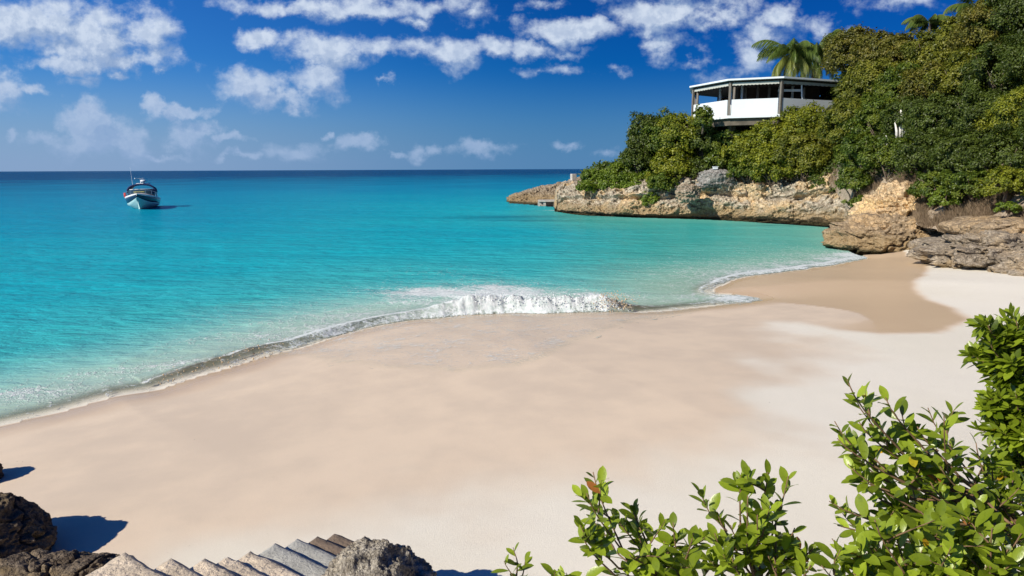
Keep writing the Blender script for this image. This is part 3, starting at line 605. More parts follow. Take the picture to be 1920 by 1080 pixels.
# ------------------------------------------------------------------ foliage
def leafquads(C, Nn, size, aspect=.5, seed=0, droop=0.):
    n = len(C); r1 = rs.normal(size=(n, 3)); Nn = Nn/(np.linalg.norm(Nn, axis=1)[:, None]+1e-9)
    a = np.cross(Nn, r1); a /= np.linalg.norm(a, axis=1)[:, None]+1e-9; b = np.cross(Nn, a)
    if np.isscalar(size): size = np.full(n, size)
    L_ = (size*rs.uniform(.7, 1.35, n))[:, None]; Wd = L_*aspect
    V = np.stack([C-a*L_*.5, C-b*Wd*.5+Nn*Wd*.12, C+a*L_*.5, C+b*Wd*.5+Nn*Wd*.12], 1)
    return V.reshape(-1, 3), np.arange(n*4).reshape(-1, 4)
def crown_pts(R3, n, clumps, csize=.3, low=-.55, seed=0):
    R3 = np.asarray(R3, float)
    d = rs.normal(size=(clumps*3, 3)); d /= np.linalg.norm(d, axis=1)[:, None]; d = d[(d[:, 2] > low)][:clumps]
    rad = rs.uniform(.5, 1.04, len(d))*(1+.34*fbm(d*1.7+seed*3.1, 3, seed=seed))
    cc = d*rad[:, None]*R3; cs = csize*np.mean(R3)*rs.uniform(.6, 1.35, len(d)); w_ = cs**2; w_ /= w_.sum()
    idx = rs.choice(len(d), n, p=w_); q = rs.normal(size=(n, 3)); q /= np.linalg.norm(q, axis=1)[:, None]
    cs2 = None; out = d[idx]; flip = (q*out).sum(1) < -.25; q[flip] *= -1
    rr2 = cs[idx]*np.abs(rs.normal(.85, .33, n))
    Pp = cc[idx]+q*rr2[:, None]*np.array([1, 1, .8]); Nn = q*.8+out*.5+np.array([0, 0, .55])+rs.normal(size=(n, 3))*.55
    tone = np.clip(rs.normal(.45, .25, n)+(rs.uniform(-.25, .25, len(d)))[idx], 0, 1); cl = rs.uniform(0, 1, len(d))[idx]*.75+rs.uniform(0, .35, n)
    return Pp, Nn, tone, cl
def leafmesh(name, Pp, Nn, size, tone, cl, material, parent, aspect=.55):
    V, Q = leafquads(Pp, Nn, size, aspect); return fastmesh(name, V, Q, material, parent, False, {'tone': np.repeat(tone, 4), 'clump': np.repeat(np.clip(cl, 0, 1), 4)})
def tree(name, u, v, ru, rv, kind, label, y=None, leaf=None, dens=1., cat=None, stem=1., group='trees and shrubs covering the headland and hillside', low=-.55, front=0.):
    y = (hdepth(u, v+rv*.6)+front) if y is None else y
    c = PD(u, v, y); s = y/F; R3 = np.array([ru*s, (ru+rv)*.5*s*1.05, rv*s])
    leaf = leaf or .0034*y
    area = 4*math.pi*np.mean(R3)**2; n = int(np.clip(dens*2.6*area/(leaf*leaf*.28), 1500, 26000))
    stem = stem if 'tree' in name else 0.; base = c-np.array([0, 0, R3[2]*(.7+.3*stem)+.5*stem]); root = empty(name, base, label, cat or name.split('_')[-1], group)
    Pp, Nn, tone, cl = crown_pts(R3, n, int(60+42*np.mean(R3)), .185, low, seed=int(u+v))
    leafmesh('crown', Pp+c, Nn, leaf, tone, cl, L[kind], root)
    parts = [tube([base-np.array([0, 0, .6]), base+np.array([.1, 0, .4*R3[2]]), c+np.array([0, 0, .2*R3[2]])], [.05*R3[2]+.05, .04*R3[2]+.04, .03], 7)]
    for k in range(6):
        a = rs.uniform(0, 6.28); e = c+np.array([math.cos(a)*R3[0]*.75, math.sin(a)*R3[1]*.75, rs.uniform(-.1, .6)*R3[2]]); m_ = base+np.array([math.cos(a)*R3[0]*.2, math.sin(a)*R3[1]*.2, R3[2]*.6])
        parts.append(tube([base, m_, e], [.06, .045, .015], 5))
    V, Fc = join(parts); mesh('trunk', V, Fc, M['bark'], root, True); return root
TR = [
 # name,u,v,ru,rv,kind,label,(y)
 ('low_shrub',1098,352,20,9,'bright','small bright green shrub hanging over the pale rock near the point',74),
 ('low_shrub',1122,334,32,14,'bright','bright green mat shrub nearest the concrete block on the point',77),
 ('low_shrub',1160,328,36,22,'bright','bright green mound of scrub on the slope left of the first tall tree',76),
 ('low_shrub',1158,346,38,17,'bright','bright green scrub spreading over the cliff edge above cream rock',74),
 ('low_shrub',1200,350,36,26,'bright','bright green shrub below the dark leftmost tree',73),
 ('low_shrub',1217,374,22,17,'bright','bright green shrub trailing lowest down the headland cliff',69.8),
 ('low_shrub',1240,344,26,18,'mid','mid green shrub at the left of the orange cliff patch',69),
 ('bushy_tree',1207,256,25,44,'dark','dark leftmost tree of the headland with an upright pointed top',75),
 ('bushy_tree',1195,300,26,30,'dark','dark green tree below the pointed leftmost one',74),
 ('bushy_tree',1245,262,38,48,'mid','green rounded tree just right of the pointed leftmost tree',74),
 ('bushy_tree',1276,256,34,44,'yellow','yellow green tree left of the white balcony',72),
 ('sapling',1318,222,17,24,'mid','light green sapling poking up in front of the left white balcony panel',68),
 ('bushy_tree',1262,316,40,34,'yellow','yellow green tree above the grey wedge of cliff rock',70.5),
 ('bushy_tree',1316,262,34,34,'dark','dark tree under the left corner of the terrace building',71),
 ('bushy_tree',1318,318,34,24,'dark','dark low tree just above the squared grey cliff block',70),
 ('bushy_tree',1362,276,38,30,'mid','green tree directly below the terrace building supports',70),
 ('bushy_tree',1350,304,28,18,'mid','small green tree right above the squared grey cliff block',69),
 ('bushy_tree',1405,282,40,34,'yellow','olive yellow tree under the middle of the terrace building',67.5),
 ('bushy_tree',1402,318,32,28,'mid','green tree hanging over the cliff right of the grey block',65.5),
 ('bushy_tree',1455,262,44,36,'yellow','bright yellow green tree below the right white balcony panel',66),
 ('bushy_tree',1450,312,46,38,'yellow','large yellow green tree overhanging the middle of the cliff',64),
 ('bushy_tree',1508,240,46,42,'yellow','yellow tree covering the right end of the terrace building',65),
 ('bushy_tree',1505,300,46,48,'olive','olive tree overhanging the cliff left of the dark gully',62.5),
 ('bushy_tree',1548,340,30,34,'dark','dark leafy tree hanging into the gully',61),
 ('bushy_tree',1548,262,36,44,'olive','dense olive tree above the gully',63),
 ('bushy_tree',1570,222,26,28,'olive','olive tree against the right post of the terrace building',66),
 ('bushy_tree',1612,170,38,42,'olive','olive tree on the slope immediately right of the terrace roof'),
 ('bushy_tree',1600,102,52,44,'brown','bronze olive tree with rounded top beside the coconut palms'),
 ('bushy_tree',1655,105,44,40,'brown','bronze tree second from the palms on the skyline'),
 ('bushy_tree',1702,100,44,34,'brown','bronze low topped tree on the skyline left of the small palm'),
 ('bushy_tree',1748,104,46,38,'olive','green and bronze tree right under the small skyline palm'),
 ('bushy_tree',1800,82,50,46,'olive','olive tree below the highest palm on the skyline'),
 ('bushy_tree',1858,56,56,58,'brown','tall bronze green tree right of the highest palm'),
 ('bushy_tree',1925,24,60,60,'dark','tallest dark tree filling the top right corner'),
 ('bushy_tree',1640,160,46,42,'olive','olive tree halfway up the slope between terrace and skyline'),
 ('bushy_tree',1695,162,44,40,'mid','lighter green tree in the middle of the upper slope'),
 ('bushy_tree',1752,165,50,44,'brown','bronze crown in the middle of the upper slope'),
 ('bushy_tree',1815,150,54,50,'olive','broad olive crown below the tall bronze green tree'),
 ('bushy_tree',1880,130,56,52,'dark','dark crown high on the right slope'),
 ('bushy_tree',1595,232,44,46,'olive','olive crown above the gully and left of the white stems'),
 ('bushy_tree',1650,225,42,42,'mid','green crown just left of the white bare stems'),
 ('bushy_tree',1712,222,44,36,'dark','dark crown just above the white bare stems'),
 ('bushy_tree',1770,228,50,46,'dark','dark crown right of the white bare stems'),
 ('bushy_tree',1838,222,52,48,'dark','very dark crown in the middle of the right slope'),
 ('bushy_tree',1912,218,48,48,'yellow','light feathery green tree at the right edge of the slope'),
 ('bushy_tree',1612,292,40,40,'mid','green crown beside the dark gully above the outcrop'),
 ('bushy_tree',1668,290,44,36,'mid','green crown directly below the white bare stems'),
 ('bushy_tree',1735,292,48,40,'dark','dark crown above the dry brown grass'),
 ('bushy_tree',1805,295,52,44,'dark','shadowy crown low on the right slope'),
 ('bushy_tree',1880,295,52,44,'dark','dark crown low on the slope at the right edge'),
 ('bushy_tree',1600,340,28,26,'mid','small green tree at the mouth of the gully'),
 ('low_shrub',1752,350,40,30,'mid','green shrub on the lower slope right of the dry grass patch'),
 ('low_shrub',1772,374,26,20,'bright','bright green rounded shrub at the foot of the right slope'),
 ('low_shrub',1822,350,44,30,'mid','leafy shrub at the slope foot in the middle of the brown bank'),
 ('low_shrub',1886,345,40,28,'yellow','yellow green shrub at the slope foot near the right edge'),
 ('low_shrub',1890,390,22,12,'bright','small bright shrub in dry grass above the grey ledge at the right'),
 ('low_shrub',1618,380,28,12,'mid','low green tuft on top of the rounded orange outcrop'),
 ('bushy_tree',1985,100,70,70,'dark','dark tree beyond the right edge of the slope'),
 ('bushy_tree',1990,240,70,60,'dark','dark lower tree beyond the right edge of the slope'),
]
for r_ in TR:
    tree(*r_[:7], y=(r_[7] if len(r_) > 7 else None), cat='shrub' if 'shrub' in r_[0] else 'tree', front=-1.5 if len(r_) < 8 else 0.)
# undergrowth filling between the crowns
def undergrowth(cols, n, kinds, size, name, amp):
    u = rs.uniform(cols[0], cols[1], n); k = rs.uniform(.17, 1, n); uu, b, tp = hd
    bb = np.stack([np.interp(u, uu, b[:, i]) for i in range(3)], 1); tt_ = np.stack([np.interp(u, uu, tp[:, i]) for i in range(3)], 1)
    Pp = bb*(1-k[:, None])+tt_*k[:, None]; Pp += np.array([0, -.8, 1.0])*(amp*(.4+fbm(Pp*.55, 3, seed=77)[:, None]*1.2))+rs.normal(size=(n, 3))*.3
    cl = np.clip(.5+fbm(Pp*.7, 3, seed=80), 0, 1); o = leafmesh(name, Pp, np.tile([-.2, -.5, .8], (n, 1))+rs.normal(size=(n, 3))*.6, Pp[:, 1]*size, rs.uniform(0, .8, n), cl, L[kinds], None); tag(o, kind='stuff')
undergrowth((1090, 1560), 40000, 'mid', .0045, 'undergrowth', .9)
undergrowth((1560, 2150), 90000, 'dark', .0048, 'undergrowth', 1.3)

# dry grass on the bank
def drygrass(regs, name='dry_grass'):
    uu, b, tp = hd; B = []
    for (u0, u1, k0, k1, n, h) in regs:
        u = rs.uniform(u0, u1, n); k = rs.uniform(k0, k1, n)
        bb = np.stack([np.interp(u, uu, b[:, i]) for i in range(3)], 1); tt_ = np.stack([np.interp(u, uu, tp[:, i]) for i in range(3)], 1); p_ = bb*(1-k[:, None])+tt_*k[:, None]
        m_ = fbm(p_*.9, 3, seed=91) > -.12; p_ = p_[m_]; n = len(p_)
        dn_ = fbm(p_*.3, 5, .55, seed=23, ridge=True)*.55+fbm(p_*.105, 3, seed=27)*.7; p_ = p_+dn_[:, None]*np.array([-.25, -.85, .35])
        h_ = h*rs.uniform(.4, 1.4, n); w_ = np.zeros((n, 3)); w_[:, 0] = .016*rs.uniform(.6, 1.6, n); tip = np.stack([rs.normal(size=n)*.5*h_, rs.normal(size=n)*.5*h_, h_], 1)
        B.append(np.stack([p_-w_-(0, 0, .1), p_+w_-(0, 0, .1), p_+tip+w_*.3, p_+tip-w_*.3], 1).reshape(-1, 3))
    V = np.vstack(B); n = len(V)//4
    tag(fastmesh(name, V, np.arange(n*4).reshape(-1, 4), L['drygrass'], None, False, {'tone': np.repeat(rs.uniform(0, 1, n), 4), 'clump': np.repeat(rs.uniform(0, 1, n), 4)}), kind='stuff')
drygrass([(1600, 1725, .02, .24, 9000, .42), (1715, 1960, .0, .22, 22000, .32), (1500, 1570, 0, .2, 2500, .4)])

# pale bare stems on the slope
yw = hdepth(1690, 250)-3.4
bs = empty('bare_stems', PD(1692, 256, yw), 'cluster of bleached white leafless stems rising from the dark hillside foliage', 'dead tree')
for (a, b_, h_) in [(1680,255,26),(1687,252,36),(1691,250,44),(1694,252,30),(1705,246,32),(1663,268,14)]:
    p_ = PD(a+1, b_+6, yw); q_ = PD(a-2, b_-h_, yw+.1); mid_ = (p_+q_)/2+np.array([.06, 0, 0])
    mesh('stem', *tube([p_, mid_, q_], [.10, .085, .04], 8), M['paletrunk'], bs, True)

# ------------------------------------------------------------------ palms
def palm(u, v, y, r_px, label, nf=16, seed=1):
    c = PD(u, v, y); s = y/F; Rr = r_px*s; r2 = np.random.RandomState(seed)
    base = c-np.array([0, 0, 7.]); root = empty('coconut_palm', base, label, 'palm', 'coconut palms on the headland skyline')
    pts = [base+np.array([.15*math.sin(k*1.3), 0, 7.*k/6]) for k in range(7)]
    mesh('trunk', *tube(pts, [.2-.012*k for k in range(7)], 9), M['bark'], root, True)
    for i in range(nf):
        az_ = i*2.399+r2.uniform(-.3, .3); el_ = r2.uniform(-.5, 1.25); ln = Rr*r2.uniform(.85, 1.15); h = np.array([math.cos(az_), math.sin(az_), 0])
        pts = []; p_ = c.copy(); e = el_; st_ = ln/14
        for k in range(15):
            pts.append(p_.copy()); p_ = p_+st_*(h*math.cos(e)+np.array([0, 0, math.sin(e)])); e -= (.055+.05*r2.rand())*(1+k*.11)
        pts = np.array(pts); Vt, Ft = tube(pts, list(np.linspace(.035, .008, 15)), 4); V = [np.asarray(Vt)]; Q = [tuple(q_) for q_ in Ft]; n0 = len(Vt); tone = [.9]*n0; cl = [.8]*n0
        side = np.cross(h, [0, 0, 1.]); old = .9 if el_ < -.1 else r2.uniform(0, .6); VV = []
        for k in range(60):
            f = .10+.90*k/60; x = f*14; j = min(int(x), 13); pp = pts[j]+(pts[min(j+1, 14)]-pts[j])*(x-j); tg = pts[min(j+1, 14)]-pts[j]; tg = tg/(np.linalg.norm(tg)+1e-9)
            ll = ln*.34*math.sin(math.pi*min(1, .18+f*.78))+.05
            for sd_ in (-1, 1):
                dr = side*sd_*.55+tg*.75+np.array([0, 0, -.55-.4*r2.rand()]); dr /= np.linalg.norm(dr); w_ = tg*.034; q1 = pp+dr*ll*.5+np.array([0, 0, -.02]); q2 = pp+dr*ll+np.array([0, 0, -.18*ll])
                b0 = n0+len(VV); VV += [pp-w_, pp+w_, q1+w_, q1-w_, q2]; Q += [(b0, b0+1, b0+2, b0+3), (b0+3, b0+2, b0+4)]; t0 = r2.uniform(.1, .9); tone += [t0]*5; cl += [old]*5
        V = list(V[0])+VV; mesh('frond', V, Q, L['palm'], root, False, {'tone': tone, 'clump': cl})
palm(1484,102,80,70,'coconut palm with full drooping fronds behind the roof, left of the pair',30,3)
palm(1530,96,80,66,'coconut palm with upright fronds behind the roof, right of the pair',26,8)
palm(1586,72,82,44,'small palm top peeking between the palm pair and bronze trees',12,12)
palm(1742,44,70,44,'small palm head alone on the skyline',12,17)
palm(1826,14,68,54,'highest palm on the skyline near the top right',13,23)

# ------------------------------------------------------------------ terrace building
HV = [PD(1299, 200, 73.), PD(1367, 200, 67.6), PD(1463, 200, 66.), PD(1574, 200, 69.3)]
V2 = [p_[:2] for p_ in HV]; cen = (V2[1]+V2[2])/2+np.array([1.0, 7.0])
poly = V2+[V2[3]+np.array([3.6, 4.6]), V2[3]+np.array([2.6, 10.]), V2[1]+np.array([3., 13.5]), V2[0]+np.array([1.6, 5.5])]
pcen = np.mean(poly, 0)
zf = PD(1463, 213.5, 66.)[2]; zp = PD(1463, 183.5, 66.)[2]; zo = PD(1463, 157, 66.)[2]; zr = PD(1463, 147, 66.)[2]
b_root = empty('terrace_building', (pcen[0], pcen[1], zf), 'open sided white terrace building on the wooded headland', 'building')
def off(pl, d): 
    out = []; n = len(pl)
    for i in range(n):
        a, b, c = np.array(pl[i-1]), np.array(pl[i]), np.array(pl[(i+1) % n]); n1_ = np.array([(b-a)[1], -(b-a)[0]]); n2_ = np.array([(c-b)[1], -(c-b)[0]]); n1_ /= np.linalg.norm(n1_); n2_ /= np.linalg.norm(n2_)
        m_ = n1_+n2_; m_ /= np.linalg.norm(m_); out.append(b+m_*d/max(.5, m_@n1_))
    return out
mesh('floor_slab', *prism(off(poly, .12), zf-.28, zf-.02), M['white'], b_root)
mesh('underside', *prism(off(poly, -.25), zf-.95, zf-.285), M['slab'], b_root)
rp = off(poly, .42); n = len(rp)
V, Fc = prism(rp, zr-.02, zr+.14); mesh('roof', V, Fc, M['white'], b_root)
V, Fc = prism(off(poly, .02), zr-.2, zr-.025); mesh('ceiling', V, Fc, M['dark'], b_root)  # ceiling coloured dark to paint in the shade under the roof
m_, t_ = mat('roof_top'); t_.put(t_.b.inputs['Base Color'], (.6, .6, .58, 1)); M['rooftop'] = m_
def wallseg(a, b, z0, z1, th, ins=0.):
    a = np.array(a); b = np.array(b); d = b-a; l = np.linalg.norm(d); c = (a+b)/2; nn_ = np.array([d[1], -d[0]])/l
    return box((*(c-nn_*ins), (z0+z1)/2), (l, th, z1-z0), math.atan2(d[1], d[0]))
for i in range(len(poly)):
    a, b = np.array(poly[i]), np.array(poly[(i+1) % len(poly)]); d = (b-a)/np.linalg.norm(b-a); a2, b2 = a+d*.22, b-d*.22
    if i < 4 or i == 7: mesh('parapet', *wallseg(a2, b2, zf-.015, zp, .12), M['white'], b_root)
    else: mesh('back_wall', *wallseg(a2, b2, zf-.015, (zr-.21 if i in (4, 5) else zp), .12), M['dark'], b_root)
    if i < 4 or i == 7:
        # valance with small scallops
        nseg = 26; q1, q2 = a2, b2; V = []; Fc = []
        for k in range(nseg+1):
            p_ = q1+(q2-q1)*k/nseg; nn_ = np.array([d[1], -d[0]])*.03; dz = .05*(k % 2)
            V += [(*(p_+nn_), zr-.21), (*(p_-nn_), zr-.21), (*(p_-nn_), zo+dz), (*(p_+nn_), zo+dz)]
        for k in range(nseg):
            A_ = k*4; B_ = A_+4
            for x_ in range(4): Fc.append((A_+x_, A_+(x_+1) % 4, B_+(x_+1) % 4, B_+x_))
        mesh('valance', V, Fc, M['cream'], b_root)
    off_ = np.array([d[1], -d[0]])*.08
    for sd_ in (.1,):
        c = a; mesh('post', *box((c[0]-.0, c[1], (zf+zr)/2-.1), (.2, .2, zr-zf+.15-.2), math.atan2(d[1], d[0])), M['post'], b_root)
    c = a+d*.42-np.array([d[1], -d[0]])*(-.0) ; c = c+np.array([-d[1], d[0]])*.25
    mesh('column', *tube([(*c, zf-.01), (*c, zr-.21)], .12, 12), M['post'], b_root, True)
for f in (.3, .55, .78):      # inner columns
    for (i, dp) in ((0, 1.8), (1, 2.6), (2, 2.2)):
        a, b = np.array(poly[i]), np.array(poly[i+1]); d = (b-a)/np.linalg.norm(b-a); c = a+(b-a)*f+np.array([-d[1], d[0]])*(dp+f)
        mesh('column', *tube([(*c, zf-.01), (*c, zr-.21)], .13, 12), M['white'] if (i+int(f*10)) % 2 else M['post'], b_root, True)
# core enlarged to darken the interior; core and counter coloured as shade
mesh('shade_core', *prism([pcen+np.array(q_) for q_ in ((-3.4, -1.4), (4.6, -2.6), (6, 3.8), (-2.0, 4.8))], zf, zr-.21), M['dark'], b_root)
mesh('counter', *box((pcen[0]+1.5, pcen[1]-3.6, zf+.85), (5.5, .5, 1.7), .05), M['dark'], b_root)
a_ = np.array(poly[2])+np.array([.6, 1.2]); mesh('brace', *tube([(a_[0]+1.8, a_[1], zr-.3), (a_[0]+2.0, a_[1]+.1, zp-.2)], .07, 6), M['white'], b_root); mesh('brace', *box((a_[0]+.9, a_[1]+.6, zo-.42), (2.2, .08, .22)), M['white'], b_root)
for q_ in [V2[1]+np.array([.9, 1.6]), V2[1]+np.array([-1.2, 4.2]), V2[2]+np.array([.6, 1.8]), V2[0]+np.array([2.4, 3.2]), V2[3]+np.array([.5, 3.])]:
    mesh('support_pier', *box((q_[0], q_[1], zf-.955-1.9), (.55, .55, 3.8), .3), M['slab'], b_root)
# ------------------------------------------------------------------ concrete bits on the point
p_ = PD(1075, 337, 86.); s = 86/F
V, Fc = join([box((p_[0], p_[1], p_[2]+.32), (9*s, .6, .84), .35)])
o = mesh('concrete_block', V, Fc, M['concrete'], None); tag(o, 'upright weathered concrete block standing on the rocky point', 'block')
bm = o.modifiers.new('bevel', 'BEVEL'); bm.width = .03; bm.segments = 2
yl = PZ(1024, 386)[1]; p_ = PZ(1026, 386); s = yl/F; pl = empty('concrete_landing', p_, 'small flat concrete landing at the waterline of the rocky point', 'jetty')
mesh('deck', *box((p_[0], p_[1]+1., .66), (32*s, 2.4, .2), 0), M['concrete'], pl)
for dx, wd_ in ((-15*s, .3), (-5*s, .35), (14.5*s, .3)): mesh('pillar', *box((p_[0]+dx, p_[1]+.4, .05), (wd_, .9, 1.0), 0), M['concrete'], pl)
mesh('back_wall', *box((p_[0]+.1, p_[1]+1.7, .05), (30*s, .2, 1.0), 0), M['concrete'], pl)
p_ = PD(1341, 316, 67.); o = mesh('utility_box', *join([box(p_+np.array([0, 0, .05]), (.42, .3, .22)), box(p_+np.array([0, 0, .18]), (.5, .36, .05)), box(p_+np.array([0, 0, -.25]), (.08, .08, .5))]), M['white'], None); tag(o, 'tiny white box on top of the squared grey cliff block', 'box')

# ------------------------------------------------------------------ motor boat
M['gel'] = simple('white_gelcoat', (.8, .8, .8), .25, .03, 3, 0, spec=.5); M['navy'] = simple('navy_gelcoat', (.008, .022, .055), .2, .1, 3, 0, spec=.6)
M['canvas'] = simple('navy_canvas', (.010, .025, .10), .8, .15, 6, .2, .01); M['glass'] = simple('smoked_screen', (.03, .06, .08), .08, .1, 3, 0, spec=.8)
M['hullgrey'] = simple('pale_hull', (.36, .55, .55), .3, .06, 3, 0); M['red'] = simple('red_cloth', (.55, .04, .03), .7, .1, 9, 0); M['yel'] = simple('yellow_cushion', (.6, .55, .2), .8, .1, 9, 0); M['steel'] = simple('steel', (.6, .6, .62), .25, .05, 9, 0, metallic=.9)
bp = PZ(266, 393, 0.); boat = empty('motor_boat', (0, 0, 0), 'white and navy cabin cruiser floating offshore with bow towards the beach', 'boat')
# local: +x to bow
NS = 26; xs = np.linspace(-4.4, 4.8, NS)
def half(x):
    f = (x+4.4)/9.2; return 1.78*(1-max(0, (f-.45)/.55)**2.3)*(.93+.07*min(1, f*3))
def sheer(x): f = (x+4.4)/9.2; return 1.02+.55*f*f
def keel(x): f = (x+4.4)/9.2; return -.45+(1.2*max(0, (f-.72)/.28)**2.0)
def hullrings(z0f, z1f, nn=7, push=0.):
    V = []; 
    for x in xs:
        h, sh, kl = half(x), sheer(x), keel(x)
        ring = []
        for k in range(nn):
            f = z0f+(z1f-z0f)*k/(nn-1); z_ = kl+(sh-kl)*f; wd = h*min(1, f*2.3)**.7*(.80+.20*f)+push; ring.append((x+.35*f*max(0, (x-2)/2.8), wd, z_))
        V += [(a, b, c) for a, b, c in ring]+[(a, -b, c) for a, b, c in reversed(ring)]
    return V, nn*2
def loft(V, m_, close=False):
    return [(i*m_+k, i*m_+(k+1) % m_, (i+1)*m_+(k+1) % m_, (i+1)*m_+k) for i in range(NS-1) for k in range(m_ if close else m_) if close or k != m_-1]+[tuple(range(m_))[::-1], tuple((NS-1)*m_+k for k in range(m_))]
V, m_ = hullrings(0, .60, 9); hull = mesh('hull', V, loft(V, m_, True), M['hullgrey'], boat, True)
V, m_ = hullrings(.56, .90, 4, .012); mesh('hull_band', V, loft(V, m_, True), M['navy'], boat, True)
V, m_ = hullrings(.90, 1.0, 3, .03); mesh('gunwale', V, loft(V, m_, True), M['gel'], boat, True)
V = []; Fc = []
for x in xs: 
    for k in range(9): 
        yy = half(x)*(-1+2*k/8)*.97; V.append((x+.3*max(0, (x-2)/2.8), yy, sheer(x)+.02+(.30*(1-(k-4)**2/16.)*min(1, max(0, (4.8-x)/2)) if x > .2 else .02)))
Fc = [tuple(q_) for q_ in gridfaces(NS, 9)]; mesh('deck', V, Fc, M['gel'], boat, True)
# windscreen
V = []; 
for k in range(13):
    a = -1.35+2.7*k/12; bx_ = 1.0*math.cos(a*.95); by_ = 1.5*math.sin(a)/math.sin(1.35); V += [(.1+bx_, by_, 1.50), (-.35+bx_*.9, by_*.92, 2.12)]
ws = mesh('windscreen', V, [(2*k, 2*k+2, 2*k+3, 2*k+1) for k in range(12)], M['glass'], boat, True)
mesh('screen_frame', *tube([V[2*k+1] for k in range(13)], .035, 6), M['gel'], ws, True)
# bimini canopy
V = []; 
for i, x in enumerate(np.linspace(-3.0, .1, 9)):
    for k in range(13):
        a = math.pi*k/12; V.append((x, 1.5*math.cos(a)*(1+.04*math.sin(a)), 1.75+1.0*math.sin(a)**.65-(.12*abs(i-4)/4)**1.5))
o = mesh('canopy', V, [tuple(q_) for q_ in gridfaces(9, 13)], M['canvas'], boat, True); sm = o.modifiers.new('solid', 'SOLIDIFY'); sm.thickness = .03
mesh('canopy_rim', *tube([(.1, 1.5*math.cos(math.pi*k/12), 1.72+1.0*max(0, math.sin(math.pi*k/12))**.65) for k in range(13)], .10, 6), M['canvas'], o, True)
for x in (-2.8, -.2):
    for s_1 in (-1, 1): mesh('canopy_post', *tube([(x, 1.42*s_1, 1.0), (x, 1.42*s_1, 2.0)], .025, 6), M['canvas'], boat)
mesh('cockpit', *box((-1.6, 0, 1.25), (3.6, 2.3, .5)), M['dark'], boat)
# radar arch with dome and light
mesh('radar_arch', *tube([(-2.2, 1.5, 1.0), (-2.4, 1.2, 2.3), (-2.5, .7, 2.84), (-2.5, -.7, 2.84), (-2.4, -1.2, 2.3), (-2.2, -1.5, 1.0)], .07, 8), M['gel'], boat, True)
rd = mesh('radar', *tube([(-2.5, .1, 2.9), (-2.5, .1, 3.05), (-2.5, .1, 3.08), (-2.5, .1, 3.3)], [.12, .12, .38, .33], 16), M['gel'], boat, True)
mesh('radar_scanner', *box((-2.5, -.35, 3.5), (.18, 1.0, .10), .4), M['gel'], rd); mesh('mast', *tube([(-2.5, -.2, 2.9), (-2.5, -.3, 3.48)], .05, 6), M['gel'], rd)
mesh('antenna', *tube([(-2.3, -1.1, 2.6), (-2.6, -1.22, 4.9)], [.016, .008], 5), M['gel'], boat)
# bow rail
V, Fc = join([tube([(x+.3*max(0, (x-2)/2.8), half(x)*.93*s_1, sheer(x)+.55) for x in np.linspace(-.5, 4.55, 12)], .02, 5) for s_1 in (-1, 1)]+[tube([(x, half(x)*.93*s_1, sheer(x)), (x, half(x)*.93*s_1, sheer(x)+.55)], .016, 5) for s_1 in (-1, 1) for x in (0, 1.2, 2.4, 3.6)]); mesh('bow_rail', V, Fc, M['steel'], boat)
mesh('cushion', *box((2.0, .0, 1.80), (1.5, 1.1, .1)), M['yel'], boat); mesh('foredeck_hatch', *box((3.2, 0, 1.72), (.5, .5, .08)), M['glass'], boat)
mesh('fender', *tube([(.9, -1.66, 1.2), (.9, -1.68, 1.75)], [.15, .13], 10), M['red'], boat, True)
for q_ in boat.children: q_.matrix_parent_inverse = Matrix.Identity(4)
for q_ in boat.children_recursive: q_.matrix_parent_inverse = Matrix.Identity(4)
boat.location = (bp[0]-2.2, bp[1]+4.4, .12); boat.rotation_euler = (R(1), R(-2), R(-67)); boat.scale = (1.12,)*3
# seated people are a few pixels: two figures behind the screen are not resolved in the photo

# ------------------------------------------------------------------ foreground shrubs
def leafshape(n=7):
    out = []
    for k in range(n+1):
        f = k/n; w_ = .5*math.sin(math.pi*f**1.15)**.7 if 0 < f < 1 else 0.; out.append((f, w_))
    return out
LS = leafshape(6)
def add_leaf(V, Q, T, C, base, d, nrm, ln, wd, tone, cl, curl=.25, fold=.22):
    d = d/np.linalg.norm(d); s = np.cross(d, nrm); s /= np.linalg.norm(s)+1e-9; nn_ = np.cross(s, d); b0 = len(V)
    for f, w_ in LS:
        c = base+d*ln*f-nn_*ln*curl*f*f*.5; e = s*w_*wd; lift = nn_*abs(w_)*wd*fold
        V += [c-e+lift, c, c+e+lift]
    for k in range(len(LS)-1):
        a = b0+3*k; Q += [(a, a+1, a+4, a+3), (a+1, a+2, a+5, a+4)]
    T += [tone]*3*len(LS); C += [cl]*3*len(LS)
def fg_mat():
    m_, t = mat('shrub_leaf'); tn, cl = t.attr('tone'), t.attr('clump')
    c = t.mix(tn, (.060, .092, .003), (.29, .37, .028)); c = t.mix(t.ss(cl, .93, .97), c, (.62, .36, .02)); c = t.mix(t.ss(cl, .975, .99), c, (.33, .12, .03))
    c = t.mix(t.ss(t.noise(t.P, 45, 4, .6), .5, .75, 0, .35), c, (.03, .06, .008))
    t.put(t.b.inputs['Base Color'], c); t.put(t.b.inputs['Roughness'], .33); t.put(t.b.inputs['Specular IOR Level'], .45); t.put(t.b.inputs['Normal'], t.bump(t.noise(t.P, 90, 3), .25, .004))
    tl = t.n.new('ShaderNodeBsdfTranslucent'); t.put(tl.inputs[0], t.mix(1., c, (1.5, 1.6, .6), 'MULTIPLY')); mx = t.n.new('ShaderNodeMixShader'); t.put(mx.inputs[0], .32)
    t.l.new(t.b.outputs[0], mx.inputs[1]); t.l.new(tl.outputs[0], mx.inputs[2]); t.l.new(mx.outputs[0], t.out.inputs[0]); return m_
M['fgleaf'] = fg_mat()
